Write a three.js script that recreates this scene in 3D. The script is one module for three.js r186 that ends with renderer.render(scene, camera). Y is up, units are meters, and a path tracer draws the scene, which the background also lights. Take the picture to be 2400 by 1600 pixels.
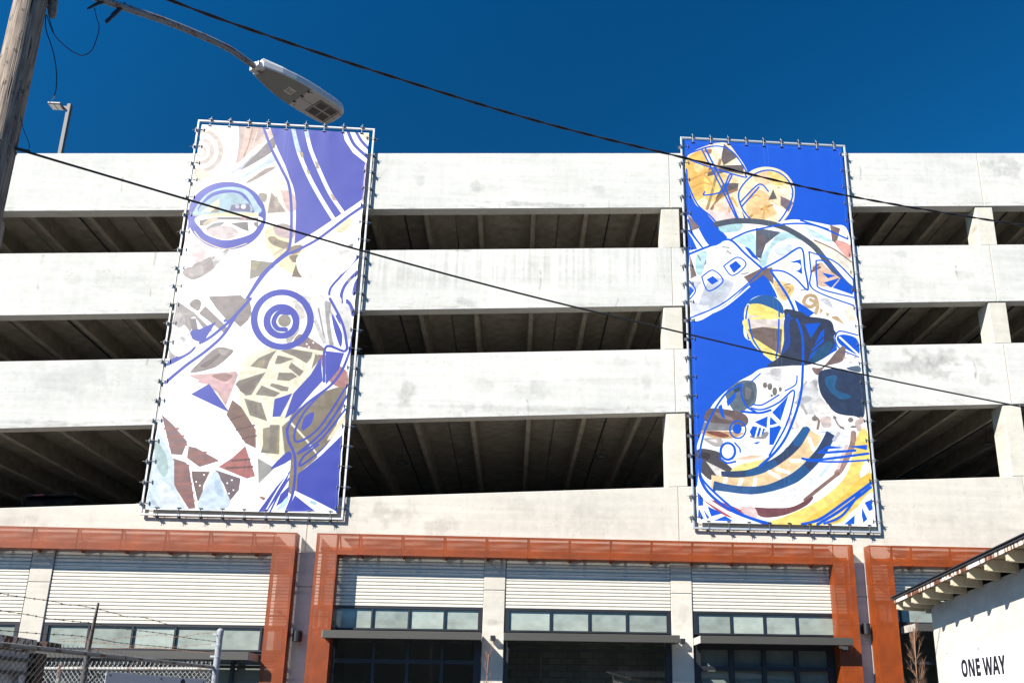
import * as THREE from 'three';
import { mergeGeometries, toCreasedNormals } from 'three/addons/utils/BufferGeometryUtils.js';
import { RoundedBoxGeometry } from 'three/addons/geometries/RoundedBoxGeometry.js';

// ------------------------------------------------------------------ camera, sky, sun, exposure
const scene = new THREE.Scene();
const camera = new THREE.PerspectiveCamera(2 * Math.atan(1131.4 / 1961.1) * 180 / Math.PI, 2657.6 / 2262.8, 0.1, 2000);
camera.setViewOffset(2657.6, 2262.8, 0, 0, 2400, 1600);          // the photograph's lens is shifted: its optical centre lies right of and below the middle
camera.position.set(0, 1.6, 0);
camera.rotation.order = 'YXZ';
camera.rotation.set(15.435 * Math.PI / 180, -3.645 * Math.PI / 180, 0.521 * Math.PI / 180);
scene.add(camera);

const sunDir = new THREE.Vector3(-1, 1.03, 0.87).normalize();
{ // clear deep-blue sky: Rayleigh-like, lighter towards the horizon and away from 90 degrees to the sun
  const w = 512, h = 256, px = new Float32Array(w * h * 4), d = new THREE.Vector3();
  for (let j = 0; j < h; j++) for (let i = 0; i < w; i++) {
    const el = ((j + 0.5) / h - 0.5) * Math.PI, az = ((i + 0.5) / w - 0.5) * 2 * Math.PI;
    d.set(Math.cos(el) * Math.cos(az), Math.sin(el), Math.cos(el) * Math.sin(az));
    const c = d.dot(sunDir), up = Math.max(0, d.y);
    const phase = 0.36 + 1.6 * c * c, air = Math.pow(1 - up, 2.6), haze = Math.pow(1 - up, 8);
    const s = phase * (0.64 + 1.35 * air);
    const deep = 1 - 0.45 * air; let r = 0.002 * s + 0.03 * haze + 0.010 * air, g = 0.117 * s + 0.03 * haze, b = 0.378 * s * deep + 0.025 * haze;
    if (el <= 0) { r = 0.10; g = 0.12; b = 0.15; }
    px.set([r, g, b, 1], (j * w + i) * 4);
  }
  const sky = new THREE.DataTexture(px, w, h, THREE.RGBAFormat, THREE.FloatType);
  sky.mapping = THREE.EquirectangularReflectionMapping; sky.magFilter = sky.minFilter = THREE.LinearFilter; sky.needsUpdate = true;
  scene.background = sky; scene.environment = sky;
}
const sun = new THREE.DirectionalLight(new THREE.Color(1, 0.94, 0.85), 5);
sun.position.copy(sunDir).multiplyScalar(90).add(new THREE.Vector3(0, 8, -20));
sun.target.position.set(0, 8, -20); sun.castShadow = true; sun.shadow.mapSize.set(4096, 4096);
Object.assign(sun.shadow.camera, { left: -45, right: 45, top: 40, bottom: -40, near: 1, far: 220 });
scene.add(sun, sun.target);

const renderer = new THREE.WebGLRenderer({ antialias: true });
renderer.setSize(1024, 682);
renderer.toneMapping = THREE.LinearToneMapping;
renderer.toneMappingExposure = 2.42;
renderer.shadowMap.enabled = true;

// ------------------------------------------------------------------ helpers
const V = (x, y, z) => new THREE.Vector3(x, y, z);
let seed = 7; const rnd = () => { seed = (seed * 1664525 + 1013904223) >>> 0; return seed / 4294967296; };
const R = (a, b) => a + (b - a) * rnd();
function hash(i, j, s) { let n = (i * 374761393 + j * 668265263 + s * 1442695041) | 0; n = Math.imul(n ^ (n >>> 13), 1274126177); return ((n ^ (n >>> 16)) >>> 0) / 4294967296; }
function vnoise(x, y, s, px = 0, py = 0) {                          // value noise, periodic when px / py are set
  let i = Math.floor(x), j = Math.floor(y); const f = x - i, g = y - j, u = f * f * (3 - 2 * f), v = g * g * (3 - 2 * g);
  let i1 = i + 1, j1 = j + 1; if (px) { i = ((i % px) + px) % px; i1 = ((i1 % px) + px) % px; } if (py) { j = ((j % py) + py) % py; j1 = ((j1 % py) + py) % py; }
  return (hash(i, j, s) * (1 - u) + hash(i1, j, s) * u) * (1 - v) + (hash(i, j1, s) * (1 - u) + hash(i1, j1, s) * u) * v;
}
function fbm(x, y, s, o = 4, px = 0, py = 0) { let a = 0, w = 0.5, t = 0; for (let k = 0; k < o; k++) { a += w * vnoise(x, y, s + k * 17, px, py); t += w; w *= 0.5; x *= 2; y *= 2; px *= 2; py *= 2; } return a / t; }
const cl = (v, a = 0, b = 1) => Math.min(b, Math.max(a, v));
const smooth = (a, b, v) => { const t = cl((v - a) / (b - a)); return t * t * (3 - 2 * t); };
function pixels(w, h, fn, srgb = true) {                            // fn(x, y up) -> [r, g, b, a?] 0..255
  const d = new Uint8Array(w * h * 4);
  for (let j = 0; j < h; j++) for (let i = 0; i < w; i++) { const c = fn(i, j), k = (j * w + i) * 4; d[k] = cl(c[0], 0, 255); d[k + 1] = cl(c[1], 0, 255); d[k + 2] = cl(c[2], 0, 255); d[k + 3] = c[3] ?? 255; }
  const t = new THREE.DataTexture(d, w, h); t.wrapS = t.wrapT = THREE.RepeatWrapping; t.magFilter = THREE.LinearFilter; t.minFilter = THREE.LinearMipmapLinearFilter; t.generateMipmaps = true;
  if (srgb) t.colorSpace = THREE.SRGBColorSpace; t.needsUpdate = true; return t;
}
const rep = (t, x, y) => { const c = t.clone(); c.repeat.set(x, y); c.needsUpdate = true; return c; };
function canvasTex(w, h, draw) { const c = document.createElement('canvas'); c.width = w; c.height = h; draw(c.getContext('2d'), w, h); const t = new THREE.CanvasTexture(c); t.colorSpace = THREE.SRGBColorSpace; t.anisotropy = 8; return t; }
const std = (o) => new THREE.MeshStandardMaterial({ roughness: 0.85, ...o });
const phys = (o) => new THREE.MeshPhysicalMaterial({ roughness: 0.5, ...o });
const lin = (r, g, b) => new THREE.Color().setRGB(r, g, b);

function bx(x0, x1, y0, y1, z0, z1) { const g = new THREE.BoxGeometry(Math.abs(x1 - x0), Math.abs(y1 - y0), Math.abs(z1 - z0)); g.translate((x0 + x1) / 2, (y0 + y1) / 2, (z0 + z1) / 2); return g; }
function rbx(x0, x1, y0, y1, z0, z1, r = 0.01) { const g = new RoundedBoxGeometry(Math.abs(x1 - x0), Math.abs(y1 - y0), Math.abs(z1 - z0), 2, r); g.translate((x0 + x1) / 2, (y0 + y1) / 2, (z0 + z1) / 2); return g; }
function clean(g) { const n = g.index ? g.toNonIndexed() : g; for (const k of Object.keys(n.attributes)) if (!['position', 'normal', 'uv'].includes(k)) n.deleteAttribute(k); n.morphAttributes = {}; if (!n.attributes.uv) n.setAttribute('uv', new THREE.BufferAttribute(new Float32Array(n.attributes.position.count * 2), 2)); return n; }
function join(list) { return list.length === 1 ? list[0] : mergeGeometries(list.map(clean)); }
function metres(g, ox = 0, oy = 0, sx = 1, sy = 1) {                // uv in metres by the way each face points; (x + ox) * sx
  g = clean(g); const p = g.attributes.position, n = g.attributes.normal, uv = new Float32Array(p.count * 2);
  for (let i = 0; i < p.count; i++) {
    const ax = Math.abs(n.getX(i)), ay = Math.abs(n.getY(i)), az = Math.abs(n.getZ(i)); let u, v;
    if (az >= ax && az >= ay) { u = p.getX(i); v = p.getY(i); } else if (ax >= ay) { u = p.getZ(i); v = p.getY(i); } else { u = p.getX(i); v = p.getZ(i); }
    uv[2 * i] = (u + ox) * sx; uv[2 * i + 1] = (v + oy) * sy;
  }
  g.setAttribute('uv', new THREE.BufferAttribute(uv, 2)); return g;
}
function prism(pts, z0, z1, bevel = 0.012) {                        // a polygon in x-y, extruded from z0 (back) to z1 (front), edges chamfered
  const s = new THREE.Shape(pts.map(([x, y]) => new THREE.Vector2(x, y)));
  const g = new THREE.ExtrudeGeometry(s, { depth: z1 - z0 - 2 * bevel, bevelEnabled: bevel > 0, bevelSize: bevel, bevelThickness: bevel, bevelOffset: -bevel, bevelSegments: 1 });
  g.translate(0, 0, z0 + bevel); return g;
}
function bar(a, b, r, n = 8, r2 = r) { const d = b.clone().sub(a), g = new THREE.CylinderGeometry(r2, r, d.length(), n); g.translate(0, d.length() / 2, 0); g.applyQuaternion(new THREE.Quaternion().setFromUnitVectors(V(0, 1, 0), d.normalize())); g.translate(a.x, a.y, a.z); return g; }
function tube(pts, r, seg = 40, n = 8) { return new THREE.TubeGeometry(new THREE.CatmullRomCurve3(pts.map((p) => (p.isVector3 ? p : V(...p)))), seg, r, n); }
const taken = {};
function numbered(n) { const k = taken[n] ?? 0; taken[n] = k + 1; return k ? `${n}_${String(k).padStart(3, '0')}` : n; }
function put(name, geo, m, parent) {                                // one named mesh under a parent
  const o = new THREE.Mesh(Array.isArray(geo) ? join(geo) : geo, m); o.name = name; o.castShadow = o.receiveShadow = true; parent.add(o); return o;
}
function thing(name, label, category, at = [0, 0, 0], group) {
  const o = new THREE.Group(); o.name = numbered(name); o.position.set(...at); o.userData = { label, category }; if (group) o.userData.group = group; scene.add(o); return o;
}
function part(name, parent) { const o = new THREE.Group(); o.name = name; parent.add(o); return o; }
function structure(name, geo, m) { const o = put(name, geo, m, scene); o.userData = { kind: 'structure', label: name.replace(/_/g, ' '), category: name.split('_').pop() }; return o; }
// ------------------------------------------------------------------ materials
const SL = 0.0585;                                                  // the parking decks climb to the right at about 6 percent
const stains = [                                                    // [x, y, half width, half height, strength]: grey blotches seen on the concrete
  [-1.6, 18.5, 0.35, 0.3, 0.9], [-3.4, 18.6, 0.3, 0.3, 0.5], [-5.2, 18.7, 1.0, 0.5, 0.35], [2.5, 18.6, 0.3, 0.25, 0.5], [0.2, 17.85, 2.6, 0.12, 0.7], [-4.6, 19.6, 0.2, 0.1, 0.9],
  [-1.8, 14.2, 0.9, 0.2, 0.7], [-2.0, 16.05, 0.5, 0.1, 0.9], [-3.3, 11.2, 0.6, 0.45, 0.9], [0.3, 11.3, 0.8, 0.4, 0.5], [-1.0, 11.4, 0.5, 0.3, 0.35], [4.0, 11.6, 0.4, 0.4, 0.4], [0, 10.65, 5, 0.16, 0.6], [3.3, 12.3, 1.2, 0.35, 0.4],
  [-3.6, 7.2, 0.9, 0.5, 0.8], [-2.2, 6.9, 0.7, 0.35, 0.6], [0.3, 7.6, 0.8, 0.5, 0.3], [-5.0, 7.0, 0.8, 0.8, 0.35], [2.0, 7.1, 1.6, 0.7, 0.3],
  [12.9, 12.5, 1.6, 0.55, 1.0], [13.7, 12.9, 2.0, 0.4, 0.8], [15.2, 12.1, 0.4, 0.3, 0.7], [17.0, 20.2, 1.0, 0.6, 0.75], [14.8, 15.9, 0.5, 0.25, 0.5], [13.0, 15.5, 1.6, 0.3, 0.3], [12.7, 16.6, 0.5, 0.15, 0.5],
  [-13.6, 11.2, 1.6, 0.7, 0.4], [-14.2, 9.75, 1.6, 0.12, 0.6], [-12.2, 14.5, 2.2, 0.5, 0.3], [-9, 18.4, 3, 0.6, 0.2], [-14.5, 6.6, 1.6, 0.4, 0.4], [-4.2, 14.9, 2.0, 0.7, 0.2], [0.8, 15.3, 2.6, 0.5, 0.25], [8.0, 6.3, 4, 0.3, 0.25], [13, 7, 3, 0.8, 0.25], [4.95, 4.4, 0.3, 0.35, 0.5], [-0.5, 4.1, 0.3, 0.1, 0.7], [4.9, 4.0, 0.3, 0.3, 0.4],
];
const rustRuns = [[-12.6, 19.6, 0.1], [-12.9, 18.1, 0.5], [-15.9, 11.6, 0.7], [-11.3, 12.0, 0.35], [-11.5, 15.5, 0.5], [-14.9, 15.2, 0.3], [-14.9, 14.3, 0.25], [-11.5, 14.2, 0.25], [0.6, 15.4, 0.9], [11.6, 19.9, 0.5], [0.3, 10.9, 0.8], [14.8, 12.7, 0.5], [14.6, 16.2, 0.4], [2.9, 18.1, 0.3], [3.1, 14.5, 0.5], [-10.4, 18.0, 0.6], [-15.3, 10.2, 0.8], [-11.6, 9.9, 0.5]];
const FW = 2048, FH = 1024, FX = 40, FY = 22;                       // the facade sheet: x -20..20 m, y 0..22 m
const facadeMap = pixels(FW, FH, (i, j) => {
  const x = i / FW * FX - 20, y = j / FH * FY;
  let v = 1, warm = 0;
  const big = fbm(x * 0.28, y * 0.55, 3, 4), mid = fbm(x * 1.1, y * 2.4, 11, 4), fine = fbm(x * 9, y * 9, 23, 3), str = fbm(x * 0.35, y * 11, 31, 3), drip = fbm(x * 7, y * 0.6, 41, 3);
  v += (big - 0.5) * 0.14 + (mid - 0.5) * 0.13 + (fine - 0.5) * 0.06 + (str - 0.5) * 0.07 + (drip - 0.5) * 0.05;
  v -= 0.05 * smooth(0.55, 0.8, mid) ;
  for (const [sx, sy, rx, ry, a] of stains) {
    const dx = (x - sx) / rx, dy = (y - sy) / ry; if (dx * dx + dy * dy > 1.6) continue;
    const e = 1 - Math.sqrt(dx * dx + dy * dy) + (fbm(x * 3.2, y * 3.2, 57, 4) - 0.5) * 1.7;
    const k = smooth(0.15, 0.75, e) * a * (0.5 + 0.8 * fbm(x * 11, y * 7, 61, 3)); v -= 0.16 * k;
  }
  for (const [sx, sy, l] of rustRuns) {
    const dy = sy - y; if (dy < -0.05 || dy > l || Math.abs(x - sx) > 0.16) continue;
    const e = Math.abs(x - sx - (vnoise(y * 4, sx, 71) - 0.5) * 0.1) / (0.02 + 0.05 * vnoise(y * 6, sx, 73)); if (e < 1) { const k = (1 - e) * vnoise(y * 9, sx * 5, 79); v -= 0.32 * k; warm += 0.5 * k; }
  }
  const up2 = y - 14.06 - SL * x; if (up2 > 0.3 && up2 < 2.2 && x > -5 && x < 5) v += 0.11 * (fbm(x * 13, y * 0.45, 91, 3) - 0.5) * smooth(0.3, 1.3, up2) * 2;
  for (const [b0, hh] of [[17.69, 0.14], [14.06, 0.12], [10.41, 0.2]]) { const e = y - b0 - SL * x; if (e > 0 && e < hh && fbm(x * 2.2, y * 14, 97, 3) > 0.56) v -= 0.12 * vnoise(x * 9, y * 20, 99); }
  if (Math.abs(y - 11.55 - SL * x) < 0.012 || Math.abs(y - 18.9 - SL * x) < 0.011) v -= 0.05 * smooth(0.4, 0.6, fbm(x * 0.7, 3, 87, 3));
  if (fine > 0.73 && mid > 0.52) v -= 0.07;                          // pores
  const low = y < 8 + SL * x ? 1 : 0, w = low * 0.75 + warm + (big - 0.5) * 0.25;
  const base = 181 * Math.pow(cl(v, 0.2, 1.12), 0.85) - low * 3;
  return [base * (1.0 + 0.014 * w), base * (0.996 - 0.02 * w), base * (0.958 - 0.055 * w)];
});
const grain = pixels(512, 512, (i, j) => { const f = fbm(i / 16, j / 16, 5, 5, 32, 32); const p = vnoise(i / 5, j / 5, 9, 102, 102) > 0.9 ? -60 : 0; const v = 128 + (f - 0.5) * 150 + p; return [v, v, v]; }, false);
const greyNoise = (base, amp, s, tint = [1, 1, 1], n = 512) => pixels(n, n, (i, j) => { const f = fbm(i / 32, j / 32, s, 5, n / 32, n / 32) - 0.5, g = vnoise(i / 2, j / 2, s + 5, n / 2, n / 2) - 0.5; const v = base + f * amp + g * amp * 0.35; return [v * tint[0], v * tint[1], v * tint[2]]; });
const concreteTile = greyNoise(172, 60, 101, [1, 0.97, 0.92]);
const M = {};
M.facade = std({ map: facadeMap, bumpMap: rep(grain, 20, 11), bumpScale: 0.004, roughness: 0.92 });
M.column = std({ map: facadeMap, color: lin(1, 0.955, 0.875), bumpMap: rep(grain, 20, 11), bumpScale: 0.004, roughness: 0.92 });
M.tee = std({ map: rep(greyNoise(147, 50, 131, [1, 0.95, 0.86]), 0.25, 0.25), roughness: 0.95 });
M.inner = std({ map: rep(concreteTile, 0.2, 0.2), roughness: 0.95 });
M.sealant = std({ color: lin(0.38, 0.32, 0.24), roughness: 0.8 });
M.siding = std({ map: rep(greyNoise(198, 20, 151, [1, 0.978, 0.915]), 0.3, 0.3), roughness: 0.45, metalness: 0 });
M.black = std({ color: lin(0.012, 0.013, 0.016), roughness: 0.45 });
M.bronze = std({ map: rep(greyNoise(60, 8, 161, [1, 0.98, 0.9]), 0.6, 0.6), roughness: 0.55 });
M.capMetal = std({ color: lin(0.42, 0.41, 0.38), roughness: 0.5 });
M.film = [0, 1, 2, 3].map((k) => phys({ map: rep(pixels(256, 128, (i, j) => { const f = fbm(i / 60, j / 40, 171 + k * 9, 4) - 0.5, l = (vnoise(0, j / 1.5, 180 + k) - 0.5) * 7; const v = 128 + f * 36 + l + k * 7; return [v * 0.95, v * 1.01, v * 0.95]; }), 1, 1), roughness: 0.35, clearcoat: 1, clearcoatRoughness: 0.03 }));
M.glass = phys({ color: lin(0.85, 0.9, 0.9), transmission: 1, thickness: 0, roughness: 0.02, ior: 1.5 });
M.block = [0, 1, 2].map((k) => std({ color: lin(0.15 + 0.02 * k, 0.14 + 0.018 * k, 0.12 + 0.015 * k), bumpMap: rep(grain, 2, 2), bumpScale: 0.004 }));
M.dark = std({ color: lin(0.05, 0.048, 0.045) });
M.plaster = std({ color: lin(0.34, 0.33, 0.31), roughness: 0.95 });
M.blind = std({ map: rep(greyNoise(150, 20, 191, [1, 0.99, 0.93]), 0.5, 0.5), roughness: 0.9 });
// perforated sheet: round holes in staggered rows, 25 mm apart
const holes = pixels(96, 166, (i, j) => { const x = i / 96, y = j / 166 * 1.732; let m = 9; for (const [a, b] of [[0, 0], [1, 0], [0, 1.732], [1, 1.732], [0.5, 0.866]]) m = Math.min(m, Math.hypot(x - a, y - b)); const v = m < 0.3 ? 0 : 255; return [v, v, v]; }, false);
const orangeTone = pixels(256, 256, (i, j) => { const f = fbm(i / 32, j / 32, 201, 4, 8, 8) - 0.5; const v = 1 + f * 0.26; return [136 * v, 61 * v, 13 * v]; });
M.perforated = std({ map: rep(orangeTone, 0.4, 0.4), alphaMap: rep(holes, 40, 23.1), alphaTest: 0.5, side: THREE.DoubleSide, roughness: 0.5 });
M.orange = std({ map: rep(orangeTone, 0.4, 0.4), roughness: 0.5 });
M.galv = std({ map: rep(greyNoise(170, 40, 211, [0.98, 1, 1.02]), 1, 1), metalness: 0.35, roughness: 0.48 });
M.whiteTube = std({ color: lin(0.5, 0.5, 0.49), roughness: 0.4 });
M.greyTube = std({ color: lin(0.42, 0.45, 0.48), roughness: 0.42, metalness: 0.3 });
M.steel = std({ color: lin(0.18, 0.18, 0.18), roughness: 0.4, metalness: 0.7 });
M.plateDark = std({ color: lin(0.045, 0.05, 0.06), roughness: 0.6 });
M.whitePaint = std({ color: lin(0.62, 0.61, 0.59), roughness: 0.5 });
M.lampGrey = std({ color: lin(0.52, 0.53, 0.53), roughness: 0.45 });
M.cable = std({ color: lin(0.014, 0.014, 0.017), roughness: 0.55 });
// ------------------------------------------------------------------ ground
structure('ground', metres(new THREE.PlaneGeometry(600, 600).rotateX(-Math.PI / 2)), std({ map: rep(greyNoise(72, 26, 301, [1, 1, 1.02]), 0.5, 0.5), roughness: 0.95 })).position.y = -0.02;
structure('road', metres(bx(-150, 150, -0.12, -0.004, -17.4, -9.5)), std({ map: rep(greyNoise(62, 22, 311, [1, 1, 1.03]), 0.5, 0.5), roughness: 0.95 }));
structure('pavement', metres(bx(-150, 150, -0.12, 0.12, -24.25, -17.4)), std({ map: rep(greyNoise(98, 24, 321, [1, 0.98, 0.94]), 0.3, 0.3), roughness: 0.95 }));

// ------------------------------------------------------------------ parking garage (front face z = 0 in its own space, 24.3 m from the camera)
const garage = thing('parking_garage', 'pale concrete parking garage with sloping decks, open levels and shops below', 'building', [0, 0, -24.3]);
const fac = (g) => metres(g, 20, 0, 1 / FX, 1 / FY);
const JOINTS = [-27.94, -16.98, -6.02, 4.94, 15.9, 26.86];
const ROWS = [[19.82, 17.69], [16.19, 14.06], [12.55, 10.41]];     // top and bottom of each sloping spandrel at x = 0
const TOP4 = 8.0, BASE4 = 6.05;
for (let b = 0; b < 5; b++) {
  const x0 = JOINTS[b] + 0.011, x1 = JOINTS[b + 1] - 0.011;
  for (const [t, u] of ROWS) put('spandrel_panel', fac(prism([[x0, u + SL * x0], [x1, u + SL * x1], [x1, t + SL * x1], [x0, t + SL * x0]], -0.36, 0)), M.facade, garage);
  put('wall_panel', fac(prism([[x0, BASE4], [x1, BASE4], [x1, TOP4 + SL * x1], [x0, TOP4 + SL * x0]], -0.36, 0)), M.facade, garage);
}
for (const x of JOINTS.slice(1, 5)) {
  for (const [t, u] of [...ROWS, [TOP4, BASE4 - SL * x]]) put('joint_sealant', bx(x - 0.0105, x + 0.0105, u + SL * x + 0.002, t + SL * x - 0.01, -0.05, -0.008), M.sealant, garage);
  for (let k = 0; k < 3; k++) {                                     // column faces between the spandrels
    const b = k < 2 ? ROWS[k + 1][0] : TOP4, t = ROWS[k][1], l = x - 0.31, r = x + 0.31;
    put('column', fac(prism([[l, b + SL * l + 0.012], [r, b + SL * r + 0.012], [r, t + SL * r - 0.004], [l, t + SL * l - 0.004]], -0.7, -0.035, 0.02)), M.column, garage);
  }
}
// double tees: three 3.65 m tees to a bay, two stems each, running back from the street
function teeShape(c) {
  const y = (x, v) => v + SL * x, w = 1.806, P = [[-w, 0], [w, 0], [w, -0.1], [1.01, -0.1], [0.99, -0.68], [0.84, -0.68], [0.82, -0.1], [-0.82, -0.1], [-0.84, -0.68], [-0.99, -0.68], [-1.01, -0.1], [-w, -0.1]];
  return prism(P.map(([x, v]) => [x, y(x, v)]), -18.6, -0.37, 0);
}
const teeGeo = metres(teeShape());
for (const [t] of [...ROWS, [TOP4]]) for (let b = 0; b < 5; b++) for (let k = 0; k < 3; k++) {
  const c = JOINTS[b] + 10.96 / 6 + k * 10.96 / 3, o = put('double_tee', teeGeo, M.tee, garage); o.position.set(c, t - 1.07 + SL * c, 0);
}
for (const [i, t] of [[0, 18.75], [1, 15.12], [2, 11.48]]) for (const x of [-15.06, -7.9, -4.12, 3.1, 6.85, 14.05, 17.95]) put('conduit', bar(V(x, t + SL * x - 0.13, -0.4), V(x, t + SL * x - 0.14, -17), 0.028, 6), M.plateDark, garage);
for (const [t] of [...ROWS, [TOP4]]) { const g = bx(-27.94, 26.86, 0, 0.06, -18.61, -0.37), p = g.attributes.position; for (let i = 0; i < p.count; i++) p.setY(i, p.getY(i) + t - 1.066 + SL * p.getX(i)); g.computeVertexNormals(); put('deck_topping', metres(g), M.inner, garage); }
put('rear_wall', metres(bx(-28, 27, 0, 21.2, -19.0, -18.62)), M.inner, garage);
put('end_wall', metres(bx(-28.3, -27.95, 0, 18.5, -19, -0.38)), M.inner, garage);
put('end_wall', metres(bx(26.87, 27.2, 0, 20.2, -19, -0.38)), M.inner, garage);

// ground floor: columns, ribbed metal siding, transom windows, shop fronts, canopies
const GC = [[-21.1, -20.48], [-13.59, -12.98], [-6.33, -5.71], [-0.84, -0.22], [4.64, 5.27], [10.11, 10.73], [15.59, 16.21]];
for (const [l, r] of GC) {
  put('column', fac(prism([[l, 0.12], [r, 0.12], [r, 5.035], [l, 5.035]], -0.6, 0, 0.015)), M.facade, garage);
  put('column', fac(prism([[l, 5.05], [r, 5.05], [r, BASE4 - 0.006], [l, BASE4 - 0.006]], -0.6, 0, 0.01)), M.facade, garage);
}
function sidingSheet(x0, x1, y0, y1) {                               // one ribbed sheet: 0.1 m ribs with a narrow shadow groove
  const prof = [], n = Math.round((y1 - y0) / 0.1), p = (y1 - y0) / n;
  for (let i = 0; i < n; i++) { const y = y0 + i * p; prof.push([y, -0.078], [y + 0.012, -0.078], [y + 0.016, -0.036], [y + 0.026, -0.03], [y + p - 0.006, -0.03], [y + p - 0.002, -0.078]); }
  const pos = [], idx = [];
  for (const [y, z] of prof) pos.push(x0, y, z, x1, y, z);
  for (let i = 0; i + 1 < prof.length; i++) { const a = 2 * i; idx.push(a, a + 1, a + 3, a, a + 3, a + 2); }
  let g = new THREE.BufferGeometry(); g.setAttribute('position', new THREE.Float32BufferAttribute(pos, 3)); g.setIndex(idx); g = g.toNonIndexed(); g.computeVertexNormals();
  return metres(join([g, bx(x0, x1, y0, y1, -0.2, -0.08)]));
}
// [x0, x1, siding bottom, transom bottom, transom mullions, canopy (x0, x1, y0, y1, depth)]
const BAYS = [
  [-20.48, -13.6, 3.91, 3.2, [-19.2, -17.9, -16.6, -15.3], [-20.4, -13.7, 2.92, 3.13]],
  [-12.98, -6.33, 3.91, 3.2, [-11.75, -10.56, -9.4, -8.2, -7.05], [-12.9, -7.04, 2.92, 3.13]],
  [-5.71, -0.84, 4.52, 3.86, [-5.2, -3.99, -2.95, -1.94], [-5.15, -0.84, 3.54, 3.75]],
  [-0.22, 4.64, 4.52, 3.86, [1.11, 2.23, 3.33], [-0.22, 4.69, 3.54, 3.75]],
  [5.27, 10.11, 4.52, 3.86, [6.41, 7.4, 8.37, 9.6], [5.27, 9.64, 3.54, 3.75]],
  [10.73, 15.59, 4.93, 4.27, [11.55, 12.6, 13.6, 14.6], [11.5, 15.5, 3.97, 4.18]],
];
const MW = 0.055;
BAYS.forEach(([x0, x1, ys, yt, mul, [c0, c1, cy0, cy1]], bi) => {
  put('ribbed_siding', sidingSheet(x0 + 0.012, x1 - 0.012, ys, BASE4 - 0.03), M.siding, garage);
  put('edge_trim', [bx(x0 + 0.001, x0 + 0.011, ys, BASE4 - 0.03, -0.1, -0.015), bx(x1 - 0.011, x1 - 0.001, ys, BASE4 - 0.03, -0.1, -0.015)], M.black, garage);
  const win = part('window', garage), xs = [x0 + 0.07, ...mul, x1 - 0.07];
  put('frame', [bx(x0 + 0.002, x1 - 0.002, ys - 0.06, ys - 0.003, -0.14, -0.03), bx(x0 + 0.002, x1 - 0.002, yt, yt + 0.05, -0.14, -0.03), ...xs.map((x, i) => bx(x - (i && i < xs.length - 1 ? MW / 2 : 0.068), x + (i && i < xs.length - 1 ? MW / 2 : 0.068), yt + 0.051, ys - 0.061, -0.14, -0.035))], M.black, win);
  for (let i = 0; i + 1 < xs.length; i++) {
    const g = new THREE.BoxGeometry(xs[i + 1] - xs[i] - 0.02, ys - yt - 0.08, 0.02); g.translate((xs[i] + xs[i + 1]) / 2, (ys + yt) / 2 - 0.005, -0.1); put('pane', g, M.film[(i * 3 + bi) % 4], win);
  }
  // canopy: dark fascia with folded edges, pale end caps, recessed soffit
  const can = part('canopy', garage), d = 0.9;
  put('fascia', [rbx(c0 + 0.004, c1 - 0.004, cy0, cy1, d - 0.06, d, 0.006), bx(c0 + 0.004, c1 - 0.004, cy0, cy0 + 0.012, d - 0.14, d - 0.062)], M.bronze, can);
  put('end_cap', bx(c0 - 0.003, c0 + 0.003, cy0 + 0.004, cy1 - 0.004, 0.01, d - 0.01), M.capMetal, can);
  put('end_cap', bx(c1 - 0.003, c1 + 0.003, cy0 + 0.004, cy1 - 0.004, 0.01, d - 0.01), M.capMetal, can);
  put('deck', bx(c0 + 0.006, c1 - 0.006, cy1 - 0.07, cy1 - 0.045, 0.01, d - 0.064), M.bronze, can);
  put('soffit', bx(c0 + 0.006, c1 - 0.006, cy0 + 0.03, cy0 + 0.045, 0.01, d - 0.15), M.black, can);
});
// shop fronts below the canopies
function shopFront(x0, x1, top, rows, cols, kind) {
  const w = part(kind, garage), f = [];
  const ys = rows, xs = cols;
  f.push(bx(x0 + 0.003, x1 - 0.003, top - 0.09, top, -0.2, -0.08));
  for (const x of xs) f.push(bx(x[0], x[1], 0.13, top - 0.091, -0.2, -0.08));
  for (const y of ys) for (let i = 0; i + 1 < xs.length; i++) f.push(bx(xs[i][1] + 0.001, xs[i + 1][0] - 0.001, y[0], y[1], -0.19, -0.085));
  put('frame', f, M.black, w);
  const lv = [[0.13, 0.13], ...ys.slice().sort((a, b) => a[0] - b[0]), [top - 0.09, top]];
  for (let r = 0; r + 1 < lv.length; r++) for (let i = 0; i + 1 < xs.length; i++) {
    const g = bx(xs[i][1] - 0.008, xs[i + 1][0] + 0.008, lv[r][1] - 0.008, lv[r + 1][0] + 0.008, -0.15, -0.144);
    put('pane', g, M.glass, w);
  }
  if (kind === 'overhead_door') put('blind', metres(bx(xs[0][1] + 0.002, xs[xs.length - 1][0] - 0.002, 0.14, top - 0.1, -0.32, -0.3)), M.blind, w);
  return w;
}
const bars = (list, h) => list.map((x) => [x - h, x + h]);
shopFront(-12.98, -6.33, 3.2, [[2.75, 2.83], [1.3, 1.36]], [[-12.977, -12.8], ...bars([-11.6, -10.3, -9.0, -7.75], 0.05), [-6.6, -6.333]], 'overhead_door');
shopFront(-20.48, -13.6, 3.2, [[2.75, 2.83]], [[-20.477, -20.3], ...bars([-18.6, -16.9, -15.2], 0.05), [-13.8, -13.603]], 'overhead_door');
shopFront(-5.71, -0.84, 3.83, [[3.56, 3.62], [2.93, 3.05]], [[-5.7, -4.95], ...bars([-3.88, -2.93, -1.96], 0.05), [-1.06, -0.843]], 'shop_window');
shopFront(-0.22, 4.64, 3.83, [[3.36, 3.4]], [[-0.217, -0.08], [4.46, 4.637]], 'shop_window');
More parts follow.
